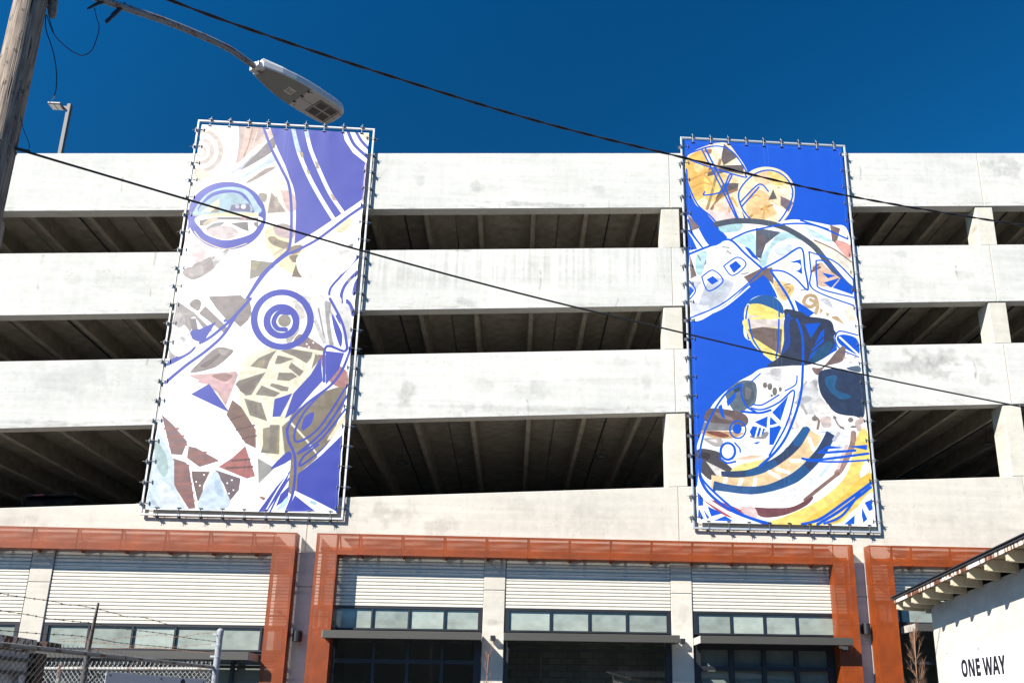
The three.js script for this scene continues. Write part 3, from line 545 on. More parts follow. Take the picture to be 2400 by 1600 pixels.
const RIGHT_SHAPES = [
  [1,0,0,6,135,109,46,256,5,329,87,387,206,354,280,337,452,344,564,244,676,118,511,53,448,11,308],
  [1,1,0,10,145,116,70,154,195,218,307,122,388,50,425,16,299],
  [1,2,0,128,215,262,246,309,330,188,422,121,407],
  [0,3,0,248,11,333,102,240,170,227,122],
  [0,3,0,146,195,215,172,368,158,361,226,264,213,135,254],
  [1,3,0,143,509,217,534,199,555,141,547],
  [1,3,0,207,355,243,296,353,299,330,337,222,392,180,415],
  [0,4,0,178,27,248,13,226,103],
  [0,4,0,283,163,345,116,364,153],
  [1,5,0,116,70,168,57,158,92],
  [2,6,12.2,20,289,171,203],
  [2,7,17.0,125,482,165,348,220,132],
  [1,8,0,127,492,256,400,319,491,308,548,149,556],
  [2,9,17.0,152,481,223,383,343,328,416,313],
  [2,10,13.4,260,494,281,398,312,454],
  [1,11,0,342,271,418,194,513,164,614,193,676,291,659,426,593,542,498,586,398,580,333,462,321,349],
  [1,12,0,428,237,512,184,551,250,480,297],
  [1,13,0,375,374,461,331,573,459,484,529,384,534],
  [1,14,0,520,193,605,208,652,273,549,288],
  [0,15,0,543,322,564,388,508,400],
  [0,16,0,587,363,665,408,631,475,583,430],
  [0,4,0,517,405,622,475,585,535],
  [2,17,14.6,384,527,445,477,532,432],
  [2,18,9.9,573,306,656,350],
  [2,19,13.5,472,530,485,444,504,481],
  [1,20,0,131,128,175,96,198,153,155,175],
  [2,21,9.7,40,335,108,303,150,310],
  [2,22,12.3,69,209,143,272,174,338],
  [1,23,0,53,181,97,149,112,207,69,228],
  [1,24,0,236,257,313,253,303,283,252,295],
  [1,25,0,170,452,221,421,236,476,185,498],
  [2,26,8.6,373,412,426,372,459,379],
  [1,27,0,564,326,632,313,654,378,595,372],
  [1,28,0,404,468,447,446,453,493,410,514],
  [3,29,9.8,17,134,108,59,220,33,304,74,375,192,374,226,347,242],
  [2,29,9.8,8,212,15,318,69,457,150,537,253,666,329,626,270,456,194,269,107,61],
  [2,29,11.1,130,55,242,324,272,418,354,618,448,587],
  [3,29,9.8,330,348,416,233,520,188,613,219,664,311,644,417,558,555,482,581,400,548,339,457],
  [2,29,9.7,114,365,114,388,224,352,288,240,271,241,243,315],
  [2,29,9.8,334,424,455,293,512,338],
  [2,29,9.8,342,452,454,313],
  [1,4,0,5,535,56,598,134,732,227,677,173,573,333,544,516,557,669,527,870,554,992,592,992,973,997,1151,992,1302,796,1309,579,1169,507,1004,447,912,344,989,209,1118,3,1214,9,747],
  [1,29,0,143,727,72,615,113,650,185,702],
  [0,29,0,57,467,118,511,244,673,139,728],
  [0,29,0,2,638,29,691,55,759,8,770],
  [1,30,0,197,595,332,573,317,622,220,640],
  [1,31,0,48,800,112,777,80,920,44,913],
  [1,32,0,289,683,403,640,408,787,357,730],
  [1,33,0,427,827,490,724,580,618,702,667,610,663,505,751,466,853],
  [0,34,0,693,554,904,667,845,670,765,608],
  [1,35,0,485,815,524,713,610,672,691,714,604,773],
  [1,36,0,761,660,1003,791,994,910,893,805],
  [0,37,0,883,554,945,576,912,685,887,658],
  [1,38,0,915,657,999,690,989,778,921,712],
  [0,39,0,7,526,77,615,14,642],
  [0,40,0,9,797,47,937,8,959],
  [2,41,38.3,181,584,299,556,449,555,574,579,679,633,775,710,850,816,940,939,988,984],
  [0,42,0,421,596,573,618,475,706,440,804,410,794],
  [0,43,0,429,635,478,651,466,707,429,782],
  [1,44,0,117,968,200,946,265,988,176,1124,55,1138],
  [0,45,0,4,1097,63,1120,53,1191,5,1188],
  [0,46,0,8,973,77,969,51,1024,8,1044],
  [0,47,0,329,931,432,872,507,860,510,981,451,912,363,976],
  [1,48,0,510,950,632,980,585,1071,537,1056],
  [2,49,9.5,533,976,606,999,570,1045],
  [1,50,0,224,737,220,741,213,741,209,737,213,733,220,733],
  [1,50,0,263,776,260,780,252,780,249,777,252,773,260,772],
  [1,50,0,182,748,178,752,171,752,167,749,171,745,179,744],
  [1,50,0,113,851,109,855,101,856,98,852,102,848,109,847],
  [1,50,0,348,908,344,912,336,912,333,909,337,904,344,904],
  [1,50,0,239,773,235,777,228,777,224,773,228,769,235,769],
  [0,51,0,749,839,809,809,863,870,918,913,879,978,780,973],
  [2,52,14.5,746,876,798,846],
  [2,52,12.1,756,857,791,828],
  [2,53,23.0,726,1065,754,1083,721,1111,684,1086,706,1041,755,1044,764,1108,751,1148],
  [0,53,0,778,1116,798,1128,775,1160],
  [0,53,0,813,1141,837,1149,815,1176],
  [1,53,0,843,1175,881,1165,918,1216,894,1204],
  [1,54,0,782,1063,832,1052,860,1113,836,1105],
  [1,55,0,935,1109,993,1098,986,1187,937,1180],
  [2,56,8.4,208,738,249,740],
  [2,56,8.4,236,759,256,781],
  [2,56,8.3,106,833,97,861],
  [2,56,8.3,315,914,357,903],
  [2,56,8.3,58,799,73,835],
  [2,56,8.4,671,1005,705,995],
  [2,56,8.4,575,974,608,963],
  [1,57,0,522,750,591,700,657,716,570,775],
  [1,58,0,733,591,798,616,821,652,763,636],
  [1,59,0,899,732,962,775,981,847,926,804],
  [2,60,9.8,778,664,899,722,994,801],
  [1,61,0,165,992,223,981,195,1062,129,1091],
  [1,62,0,31,1139,111,1127,85,1181,21,1192],
  [1,63,0,524,1003,574,983,588,1027,545,1046],
  [0,29,0,244,859,287,825,320,860,271,909],
  [0,29,0,104,959,143,933,176,965,137,991],
  [0,29,0,1,1004,28,1034,0,1075],
  [0,29,0,615,820,685,797,688,898,648,876,678,838,658,825],
  [0,29,0,808,882,890,898,842,918],
  [0,29,0,814,947,914,912,856,981],
  [0,29,0,867,980,926,911,992,991,985,1020],
  [0,29,0,341,725,375,739,440,829,387,795],
  [0,29,0,626,1065,743,1148,682,1199,652,1165],
  [1,4,0,681,847,674,863,660,874,642,875,629,866,624,850,631,833,646,823,663,822,677,831],
  [2,29,8.3,211,865,296,802,347,849,262,925,211,865],
  [2,29,8.3,76,943,145,895,203,964,113,1032,76,943],
  [2,29,8.2,2,973,36,1033,0,1092],
  [2,29,14.3,5,795,134,734,252,686,347,777,450,877],
  [2,29,12.0,268,681,362,629,464,597,617,560,785,562,985,646],
  [2,29,12.0,451,871,569,798,690,721,706,860,713,999,643,926,572,884,498,880],
  [2,29,15.6,497,887,586,1045,628,1166,650,1315],
  [2,29,9.3,4,1210,176,1124,311,1012,436,888],
  [2,29,9.7,739,744,742,876,748,995,986,1091],
  [2,29,9.7,739,744,893,805,998,920],
  [2,29,9.7,778,802,773,938,796,991,990,1038],
  [2,29,9.7,778,802,834,808,927,904,991,978],
  [2,29,10.8,6,563,30,655,85,744,10,637],
  [2,29,12.3,703,532,868,585],
  [2,4,9.3,0,1228,191,1141,361,992],
  [1,4,0,329,1135,373,1072,456,1046,552,1082,561,1187,538,1327,331,1335,318,1206],
  [1,64,0,345,1104,423,1050,504,1055,552,1108,548,1165,452,1117],
  [1,65,0,336,1122,420,1105,548,1163,546,1192,440,1190,334,1172],
  [0,66,0,331,1177,440,1185,546,1196,541,1259,331,1259],
  [0,67,0,329,1262,460,1252,542,1268,530,1327,335,1335],
  [1,68,0,565,1134,662,1147,701,1172,798,1186,850,1245,860,1331,588,1342,571,1221],
  [0,29,0,584,1151,607,1237,593,1324,561,1326,560,1204],
  [0,29,0,677,1226,771,1215,715,1315],
  [2,29,9.4,346,1117,327,1214,337,1328],
  [2,29,9.5,534,1100,519,1320],
  [1,69,0,322,1208,551,1198,529,1410,486,1466,439,1442,369,1373,332,1296],
  [0,66,0,332,1207,551,1198,542,1250,342,1262],
  [0,67,0,337,1271,424,1252,541,1262,523,1424,450,1378,356,1314],
  [2,29,9.6,345,1207,363,1329,415,1419],
  [2,29,9.6,526,1199,514,1341,494,1446],
  [1,70,0,560,1198,618,1195,587,1347,520,1438,547,1340],
  [1,68,0,605,1196,818,1187,855,1266,849,1345,800,1417,722,1472,623,1495,525,1499,439,1499,512,1439,583,1356],
  [1,71,0,798,1338,840,1346,774,1446,697,1484,714,1421],
  [0,29,0,678,1224,776,1211,709,1314],
  [0,29,0,772,1269,795,1248,787,1330,680,1467,717,1377],
  [2,68,7.2,722,1368,784,1304],
  [2,68,7.2,711,1403,781,1339],
  [1,4,0,410,1514,574,1491,706,1475,835,1398,862,1371,851,1292,920,1261,1001,1286,1006,1795,1002,1888,676,1899,428,2060,346,2110,189,2140,21,2041,42,1909,94,1775,152,1698,252,1610,343,1555],
  [0,4,0,22,2035,189,2131,428,2052,676,1894,1002,1883,1002,2435,-7,2446,8,2223],
  [1,29,0,868,1296,919,1281,987,1309,993,1403,939,1387,877,1340],
  [2,4,12.1,884,1300,985,1403],
  [2,29,9.6,855,1301,887,1260,993,1282],
  [2,29,8.4,854,1310,878,1370,986,1421],
  [1,72,0,704,1499,770,1488,879,1366,913,1369,888,1449,787,1487,734,1543],
  [1,73,0,910,1491,985,1476,990,1514,933,1508],
  [1,74,0,918,1430,913,1435,903,1437,896,1434,896,1428,904,1425,914,1426],
  [1,74,0,949,1455,944,1460,934,1462,927,1459,927,1453,935,1450,945,1451],
  [1,74,0,976,1424,971,1429,962,1430,954,1427,954,1422,963,1418,972,1419],
  [1,74,0,937,1403,932,1408,922,1410,914,1407,915,1401,923,1398,933,1399],
  [1,75,0,737,1549,769,1510,868,1497,964,1524,1004,1557,989,1780,926,1787,822,1769,763,1693,739,1635],
  [1,76,0,782,1556,848,1545,834,1623,924,1667,853,1686,785,1616],
  [0,77,0,409,1544,557,1503,507,1596,440,1562],
  [1,78,0,612,1661,699,1577,732,1567,733,1661,800,1761,683,1790,607,1726],
  [1,79,0,584,1716,660,1672,691,1689,631,1727],
  [0,4,0,565,1513,606,1507,534,1617,502,1601],
  [2,80,16.4,631,1732,652,1781],
  [1,81,0,688,1721,770,1710,790,1760,716,1788],
  [1,82,0,189,1675,252,1610,317,1590,368,1614,359,1724,301,1768,259,1804,217,1758],
  [1,83,0,292,1625,341,1607,352,1699,302,1743],
  [1,84,0,98,1768,268,1786,313,1830,280,1872,162,1857,64,1844],
  [0,85,0,58,1851,264,1862,215,1897,42,1902],
  [1,86,0,46,1904,215,1903,282,1911,197,1946,72,1934],
  [1,87,0,65,1908,144,1905,198,1930,143,1938],
  [1,88,0,52,1949,150,1946,156,1987,109,1992],
  [1,89,0,317,1925,421,1897,403,1938,340,1940],
  [1,90,0,180,1986,370,1964,447,2002,351,2030,193,2034],
  [1,91,0,16,2015,131,2024,153,2068,216,2132,181,2145,110,2169,75,2186,19,2121],
  [0,92,0,59,2081,177,2139,173,2157,122,2170],
  [1,93,0,208,2066,319,2039,381,2041,318,2063],
  [1,94,0,197,2139,245,2097,380,2061,453,2028,379,2095,267,2133],
  [1,95,0,459,1517,524,1510,505,1558,465,1551],
  [2,96,14.7,665,1586,611,1673],
  [2,97,14.2,706,1585,727,1635],
  [1,98,0,707,1576,731,1584,720,1614],
  [1,99,0,538,1810,683,1797,718,1871,557,1884],
  [1,100,0,546,1801,569,1826,552,1843],
  [1,101,0,585,1825,603,1858,586,1871],
  [2,102,14.0,699,1796,721,1821,710,1871],
  [2,103,11.7,812,1793,832,1842,863,1866],
  [1,104,0,731,1804,788,1794,791,1852,743,1862],
  [1,105,0,125,1790,203,1813,226,1837,147,1823],
  [1,106,0,79,1956,119,1951,126,1971],
  [1,107,0,30,2031,84,2037,75,2070,36,2063],
  [1,108,0,307,1633,339,1649,328,1700,304,1701],
  [1,109,0,243,1627,284,1613,274,1651,241,1669],
  [2,110,52.8,145,2164,297,2150,426,2094,533,2018,649,1877],
  [2,111,39.1,298,2148,377,2119,442,2083],
  [2,112,44.6,584,1957,645,1881],
  [2,113,77.4,86,2199,232,2209,382,2181,519,2105,628,2009,700,1900],
  [2,4,20.2,172,2179,146,2231],
  [2,4,20.3,257,2181,231,2237],
  [2,4,20.3,335,2175,325,2227],
  [2,4,20.4,416,2132,469,2163],
  [2,4,20.4,464,2115,525,2133],
  [2,4,20.8,658,1930,677,1995],
  [2,4,20.6,546,2064,601,2063],
  [2,114,57.2,96,2222,215,2245,371,2242,498,2196,604,2127,716,2011,788,1895],
  [2,115,45.9,630,2102,716,2011,780,1895],
  [2,116,46.4,108,2228,215,2246,355,2244],
  [2,117,70.9,106,2282,337,2297,574,2226,749,2091,869,1893],
  [2,118,15.8,705,2148,783,2057,831,1966],
  [2,119,20.9,801,1934,828,1894],
  [2,120,33.9,917,1891,903,1964,837,2088,802,2130],
  [2,121,19.3,871,1965,812,2097],
  [2,122,20.6,810,2130,734,2189,609,2288],
  [1,123,0,945,1890,998,1889,993,2165,991,2245,862,2353,763,2422,399,2431,486,2385,647,2311,770,2228,868,2113],
  [1,124,0,994,2124,995,2205,824,2346,679,2404,601,2406,806,2275,891,2192],
  [1,125,0,872,2327,796,2400,716,2422,831,2352],
  [1,4,0,984,2044,988,2108,935,2150,947,2093],
  [1,126,0,32,2300,126,2346,251,2383,249,2357,135,2313],
  [1,127,0,315,2341,412,2339,536,2328,654,2268,615,2319,487,2377,362,2391],
  [1,128,0,242,2339,319,2339,335,2395,270,2383],
  [1,4,0,992,2237,1000,2434,813,2423,878,2352],
  [0,29,0,946,2294,988,2275,989,2334,967,2342],
  [0,29,0,930,2324,954,2389,929,2409,924,2367],
  [0,29,0,884,2368,877,2419,819,2421],
  [2,29,16.1,994,2181,844,2288,687,2394,584,2426],
  [2,29,16.1,989,2205,800,2346,670,2424],
  [2,29,13.8,923,2239,814,2369,709,2419],
  [1,4,0,4,2227,74,2300,254,2405,376,2431,-3,2434],
  [1,126,0,32,2300,103,2342,193,2398,133,2377],
  [0,29,0,5,2259,37,2293,36,2334,10,2337],
  [0,29,0,11,2350,38,2411,3,2405],
  [0,29,0,35,2354,69,2403,55,2408],
  [0,29,0,60,2338,142,2376,78,2395],
  [0,29,0,91,2418,155,2390,201,2419],
  [2,29,17.1,32,2075,25,2175,75,2269,195,2360,391,2431],
  [2,29,12.4,18,2104,40,2191,143,2298,255,2381,407,2426],
  [2,29,11.7,286,1615,193,1673,117,1782,59,1908,27,2039,26,2135],
  [2,29,11.7,284,1615,281,1685,309,1751,356,1779],
  [2,29,13.9,276,1781,379,1786,444,1767],
  [2,29,10.4,333,1758,397,1765,495,1719,586,1642,565,1759,518,1877,421,2037],
  [2,29,9.3,342,1735,398,1736,498,1673],
  [2,29,8.2,341,1598,396,1546],
  [2,29,8.2,536,1646,599,1607,612,1552],
  [2,29,15.0,634,1195,660,1309,648,1510,620,1690,541,1893,462,2010,362,2103],
  [0,29,0,349,1841,426,1804,416,1874,377,1858],
  [0,29,0,452,1781,554,1674,498,1830],
  [0,29,0,438,1803,501,1869,448,1974,425,1974],
  [0,29,0,316,1900,336,1865,408,1881,388,1916,332,1934],
  [0,29,0,142,1757,163,1739,180,1832,159,1814],
  [0,29,0,191,1721,254,1656,240,1703,198,1755],
  [0,29,0,334,1965,378,1954,354,1973],
  [2,4,9.2,348,1932,367,1874],
  [2,4,9.2,376,1923,390,1877],
  [2,4,13.9,434,1805,431,1863,504,1844],
  [3,29,9.2,295,1888,287,1914,270,1933,247,1941,225,1935,209,1916,204,1891,212,1865,229,1846,252,1838,274,1845,290,1863],
  [1,29,0,272,1885,266,1902,253,1914,236,1914,224,1904,220,1887,225,1869,239,1858,255,1857,268,1868],
  [1,4,0,230,2017,221,2044,200,2061,176,2062,157,2046,151,2019,160,1992,180,1975,204,1974,223,1990],
  [3,29,14.1,227,2019,221,2043,205,2061,184,2068,164,2062,150,2045,146,2021,152,1997,168,1978,188,1971,209,1977,223,1994],
  [2,29,9.1,228,1968,254,2000,257,2020],
  [2,29,11.3,138,2060,176,2087,227,2078],
  [0,29,0,698,2010,760,1968,854,1978,749,1991,708,2021],
  [2,29,13.8,610,2049,704,2053,991,2009],
  [2,29,13.9,731,2012,918,1993],
  [2,29,10.3,633,2062,807,2063,993,2047],
  [0,29,0,882,1970,990,1957,987,1988],
  [1,129,0,434,1616,429,1629,420,1635,411,1630,408,1617,412,1603,422,1598,431,1603],
  [1,129,0,463,1623,458,1639,447,1646,437,1640,434,1624,439,1609,450,1602,460,1608],
  [1,129,0,490,1652,484,1670,474,1678,464,1671,461,1653,466,1635,477,1627,486,1634],
  [1,129,0,464,1678,461,1684,455,1687,450,1685,448,1679,451,1673,456,1670,462,1673],
  [1,129,0,518,1638,514,1649,507,1654,501,1650,498,1639,502,1628,509,1623,516,1628],
  [1,129,0,716,1808,710,1819,697,1824,685,1820,681,1810,686,1799,699,1794,712,1798],
  [1,129,0,827,1801,823,1808,815,1811,807,1808,804,1801,808,1794,816,1791,824,1794],
  [1,129,0,864,1858,860,1863,851,1865,842,1863,838,1859,842,1854,852,1852,861,1853],
  [1,129,0,924,1810,918,1821,906,1826,895,1822,891,1811,897,1800,909,1795,920,1800],
  [1,129,0,940,1851,934,1856,920,1859,906,1857,901,1853,907,1848,921,1845,934,1847],
  [1,129,0,571,1871,569,1874,566,1876,562,1874,561,1872,563,1869,566,1867,569,1868],
  [1,129,0,568,1784,566,1790,563,1793,560,1790,559,1784,560,1778,564,1776,567,1778],
  [1,130,0,984,1812,979,1827,969,1836,958,1833,952,1821,953,1805,962,1793,973,1790,982,1797],
  [1,130,0,968,1855,963,1870,953,1878,942,1876,936,1864,938,1848,946,1835,957,1832,966,1840],
  [1,130,0,962,1830,957,1845,947,1853,936,1851,930,1839,932,1823,940,1810,951,1807,960,1815]
];
// ------------------------------------------------------------------ banners in tube frames
const ink = (c) => `rgb(${c[0]}, ${c[1]}, ${c[2]})`;
function printTex(palette, shapes, bg, vh) {
  const w = 840, h = Math.round(w * vh / 1000);
  return canvasTex(w, h, (g) => {
    g.fillStyle = ink(bg); g.fillRect(0, 0, w, h); g.save(); g.scale(w / 1000, w / 1000); g.lineJoin = 'round'; g.lineCap = 'round';
    for (const [kind, ci, lw, ...p] of shapes) {
      const n = p.length / 2, X = (i) => p[2 * ((i + 2 * n) % n)], Y = (i) => p[2 * ((i + 2 * n) % n) + 1];
      g.beginPath();
      if (kind === 0) { g.moveTo(X(0), Y(0)); for (let i = 1; i < n; i++) g.lineTo(X(i), Y(i)); g.closePath(); }
      else if (kind === 2) { g.moveTo(X(0), Y(0)); if (n === 2) g.lineTo(X(1), Y(1)); else { for (let i = 0; i < n - 1; i++) { const a = Math.max(0, i - 1), e = Math.min(n - 1, i + 2); g.bezierCurveTo(X(i) + (X(i + 1) - X(a)) / 6, Y(i) + (Y(i + 1) - Y(a)) / 6, X(i + 1) - (X(e) - X(i)) / 6, Y(i + 1) - (Y(e) - Y(i)) / 6, X(i + 1), Y(i + 1)); } } }
      else { g.moveTo(X(0), Y(0)); for (let i = 0; i < n; i++) g.bezierCurveTo(X(i) + (X(i + 1) - X(i - 1)) / 6, Y(i) + (Y(i + 1) - Y(i - 1)) / 6, X(i + 1) - (X(i + 2) - X(i)) / 6, Y(i + 1) - (Y(i + 2) - Y(i)) / 6, X(i + 1), Y(i + 1)); g.closePath(); }
      if (kind < 2) { g.fillStyle = ink(palette[ci]); g.fill(); } else { g.strokeStyle = ink(palette[ci]); g.lineWidth = lw; g.lineCap = lw > 45 ? 'butt' : 'round'; g.stroke(); }
    }
    g.restore();
    const im = g.getImageData(0, 0, w, h), d = im.data;             // brush mottling of the painted print, mesh weave of the cloth
    for (let j = 0; j < h; j++) for (let i = 0; i < w; i++) {
      const k = (j * w + i) * 4, lo = Math.min(d[k], d[k + 1], d[k + 2]), hi = Math.max(d[k], d[k + 1], d[k + 2]);
      const paint = (hi > 198 && lo > 188) || (d[k + 2] > 110 && d[k] < 36) ? 0.02 : 0.15;
      const f = 1 + (fbm(i / 26, j / 18, 501, 4) - 0.5) * paint * 2 + (hash(i, j, 7) - 0.5) * 0.03;
      d[k] *= f; d[k + 1] *= f; d[k + 2] *= f;
    }
    g.putImageData(im, 0, 0);
    g.strokeStyle = 'rgba(255,255,255,0.16)'; g.lineWidth = 1.5; g.strokeRect(12, 14, w - 24, h - 28);
    g.beginPath(); for (const x of [0.5, 0.525]) { g.moveTo(w * x, 0); g.lineTo(w * x, h); } g.stroke();
  });
}
function banner(label, x0, x1, y0, y1, sheet, tex, tubeMat, wob) {
  const cx = (x0 + x1) / 2, o = thing('banner', label, 'banner', [cx, y0, -24.3]);
  const L = x0 - cx, Rr = x1 - cx, H = y1 - y0, zf = 0.07, t = 0.057;
  put('frame_bar', rbx(L, Rr, H - t, H, zf, zf + t, 0.008), tubeMat, o); put('frame_bar', rbx(L, Rr, 0, t, zf, zf + t, 0.008), tubeMat, o);
  put('frame_bar', rbx(L, L + t, t + 0.001, H - t - 0.001, zf, zf + t, 0.008), tubeMat, o); put('frame_bar', rbx(Rr - t, Rr, t + 0.001, H - t - 0.001, zf, zf + t, 0.008), tubeMat, o);
  for (let k = 0; k < 5; k++) for (const x of [L + 0.02, Rr - 0.06]) put('standoff', bx(x, x + 0.04, 0.45 + k * (H - 1) / 4, 0.55 + k * (H - 1) / 4, 0.002, zf - 0.001), M.steel, o);
  const [sx0, sx1, sy0, sy1] = sheet, nx = 36, ny = 84, g = new THREE.PlaneGeometry(sx1 - sx0, sy1 - sy0, nx, ny), p = g.attributes.position;
  for (let i = 0; i < p.count; i++) {                                // cloth pulled taut between the clips: slight waves, scalloped hem
    const x = p.getX(i), y = p.getY(i), u = x / (sx1 - sx0) * 2, v = y / (sy1 - sy0) * 2;
    p.setZ(i, 0.03 * (fbm(x * 0.5 + 9, y * 0.35 + 9, wob, 3) - 0.5) + 0.004 * Math.sin(y * 10.1) * Math.pow(Math.abs(u), 6) + 0.004 * Math.sin(x * 10.1) * Math.pow(Math.abs(v), 12));
    const pull = 0.008 * (1 + Math.cos(y * 2 * Math.PI / 0.62)); if (Math.abs(u) > 0.999) p.setX(i, x + Math.sign(x) * (pull - 0.008));
  }
  g.computeVertexNormals();
  const s = put('sheet', g, phys({ map: tex, roughness: 0.5, specularIntensity: 0.9, side: THREE.DoubleSide }), o); s.position.set((sx0 + sx1) / 2 - cx, (sy0 + sy1) / 2 - y0, zf + t + 0.03);
  // clips: a plate behind the tube, a bolt across it, a T head that grips the hem
  const clipGeo = join([bx(-0.05, 0.05, 0.0, 0.08, -0.035, 0.0), bx(-0.06, 0.06, 0.012, 0.026, 0.0, t + 0.045), bar(V(0, 0.07, t + 0.035), V(0, -0.22, t + 0.035), 0.009, 5), bx(-0.055, 0.055, -0.235, -0.215, t + 0.015, t + 0.055), bar(V(0, 0.09, 0.04), V(0, 0.16, 0.04), 0.007, 5)]);
  const clip = (x, y, turn) => { const c = put('clip', clipGeo, M.steel, o); c.position.set(x, y, zf); c.rotation.z = turn; };
  const nX = 9, nY = 21;
  for (let i = 0; i < nX; i++) { const x = L + 0.42 + i * (Rr - L - 0.84) / (nX - 1); clip(x, H - 0.012, 0); clip(x + 0.05, 0.012, Math.PI); }
  for (let i = 0; i < nY; i++) { const y = 0.35 + i * (H - 0.75) / (nY - 1); clip(L + 0.012, y, Math.PI / 2); clip(Rr - 0.012, y, -Math.PI / 2); }
  return o;
}
banner('tall banner in white tube frame printed with ringed eye, spiral and brown shards on white', -10.77, -5.0, 7.0, 20.39, [-10.62, -5.17, 7.17, 20.18], printTex(LEFT_PALETTE, LEFT_SHAPES, [212, 212, 210], 2375), M.whiteTube, 611);
banner('tall banner in grey tube frame printed with balloons and sweeping bands on bright blue', 5.33, 11.11, 6.97, 20.7, [5.46, 10.96, 7.16, 20.55], printTex(RIGHT_PALETTE, RIGHT_SHAPES, [4, 66, 163], 2430), M.greyTube, 631);

// ------------------------------------------------------------------ lamps on the facade and inside the garage
function wallLamp(x, y, w, h, d, label) {
  const o = thing('wall_lamp', label, 'wall lamp', [x, y, -24.3], w > 0.2 ? undefined : 'small square wall lamps on the columns');
  put('back_plate', rbx(-w * 0.42, w * 0.42, -h * 0.42, h * 0.42, 0.0015, 0.025, 0.004), M.black, o);
  put('arm', bx(-w * 0.2, w * 0.2, -h * 0.16, h * 0.16, 0.026, d * 0.4), M.black, o);
  const s = new THREE.Shape(); s.moveTo(-w / 2, 0); s.lineTo(w / 2, 0); s.lineTo(w / 2, d * 0.35); s.quadraticCurveTo(w / 2, d * 0.62, 0, d * 0.62); s.quadraticCurveTo(-w / 2, d * 0.62, -w / 2, d * 0.35);
  const g = new THREE.ExtrudeGeometry(s, { depth: h - 0.01, bevelEnabled: true, bevelSize: 0.005, bevelThickness: 0.005, bevelSegments: 1, curveSegments: 6 }); g.rotateX(-Math.PI / 2).scale(1, 1, -1).translate(0, -h / 2 + 0.005, d * 0.401);
  const gi = g.toNonIndexed ? clean(g) : g; gi.computeVertexNormals();
  put('housing', w > 0.2 ? new THREE.CylinderGeometry(w / 2, w / 2, h, 20).translate(0, 0, d * 0.4 + w / 2) : rbx(-w / 2, w / 2, -h / 2, h / 2, d * 0.4, d * 0.4 + w, 0.006), M.black, o);
  return o;
}
wallLamp(-0.53, 3.66, 0.14, 0.14, 0.16, 'small square black wall lamp on the column above the bare shrub');
wallLamp(4.92, 3.65, 0.14, 0.14, 0.16, 'small square black wall lamp on the column below the blue banner');
wallLamp(10.36, 4.08, 0.24, 0.3, 0.16, 'round black wall lamp between the frame with the security camera and the house');
wallLamp(-5.99, 3.63, 0.24, 0.3, 0.16, 'round black wall lamp in the shaded gap below the white framed banner');
for (const [x, y, top, where] of [[-4.12, 10.28, 11.1, 'beside the white framed banner'], [3.12, 10.72, 11.53, 'near the column beside the blue banner'], [17.9, 11.65, 12.4, 'beyond the blue banner, above the white house']]) {
  const o = thing('pendant_lamp', `round flat pendant lamp in the lowest deck ${where}`, 'pendant lamp', [x, y, -29.2], 'pendant lamps in the lowest parking deck');
  put('stem', bar(V(0, 0.06, 0), V(0, top - y, 0), 0.008, 6), M.plateDark, o);
  put('shade', new THREE.LatheGeometry([[0.01, 0.08], [0.07, 0.07], [0.12, 0.03], [0.22, 0.0], [0.225, -0.03], [0.19, -0.035], [0.17, -0.012], [0.0, -0.012]].map(([a, b]) => new THREE.Vector2(a, b)), 24), M.plateDark, o);
  put('lens', new THREE.LatheGeometry([[0.168, -0.014], [0.1, -0.035], [0.0, -0.04]].map(([a, b]) => new THREE.Vector2(a, b)), 20), std({ color: lin(0.12, 0.12, 0.12), roughness: 0.3 }), o);
}
{ // security camera under the third canopy
  const o = thing('security_camera', 'white domed security camera under a canopy end on the orange frame', 'camera', [9.52, 3.52, -23.86]);
  put('bracket', rbx(-0.12, -0.02, -0.04, 0.06, -0.008, 0.12, 0.01), M.whitePaint, o);
  put('housing', new THREE.CylinderGeometry(0.07, 0.075, 0.09, 16).translate(0.03, -0.03, 0.1), M.whitePaint, o);
  put('dome', new THREE.SphereGeometry(0.06, 16, 10, 0, Math.PI * 2, Math.PI / 2, Math.PI / 2).translate(0.03, -0.078, 0.1), M.black, o);
}
{ // light on the roof deck
  const o = thing('roof_light', 'slim grey light pole with flat lamp head standing on the roof deck', 'light pole', [-20.35, 17.58, -33]);
  const grey = std({ color: lin(0.045, 0.045, 0.045), roughness: 0.6 });
  put('pole', rbx(-0.085, 0.085, 0, 10.1, -0.085, 0.085, 0.02), grey, o);
  put('arm', bx(-0.3, -0.086, 9.86, 9.98, -0.05, 0.05), grey, o);
  const head = put('head', rbx(-0.8, -0.24, 9.88, 9.98, -0.14, 0.3, 0.03), std({ color: lin(0.1, 0.1, 0.1), roughness: 0.5 }), o);
  put('lens', [bx(-0.75, -0.54, 9.862, 9.879, -0.1, 0.26), bx(-0.5, -0.3, 9.862, 9.879, -0.1, 0.26)], M.lampGrey, head);
}
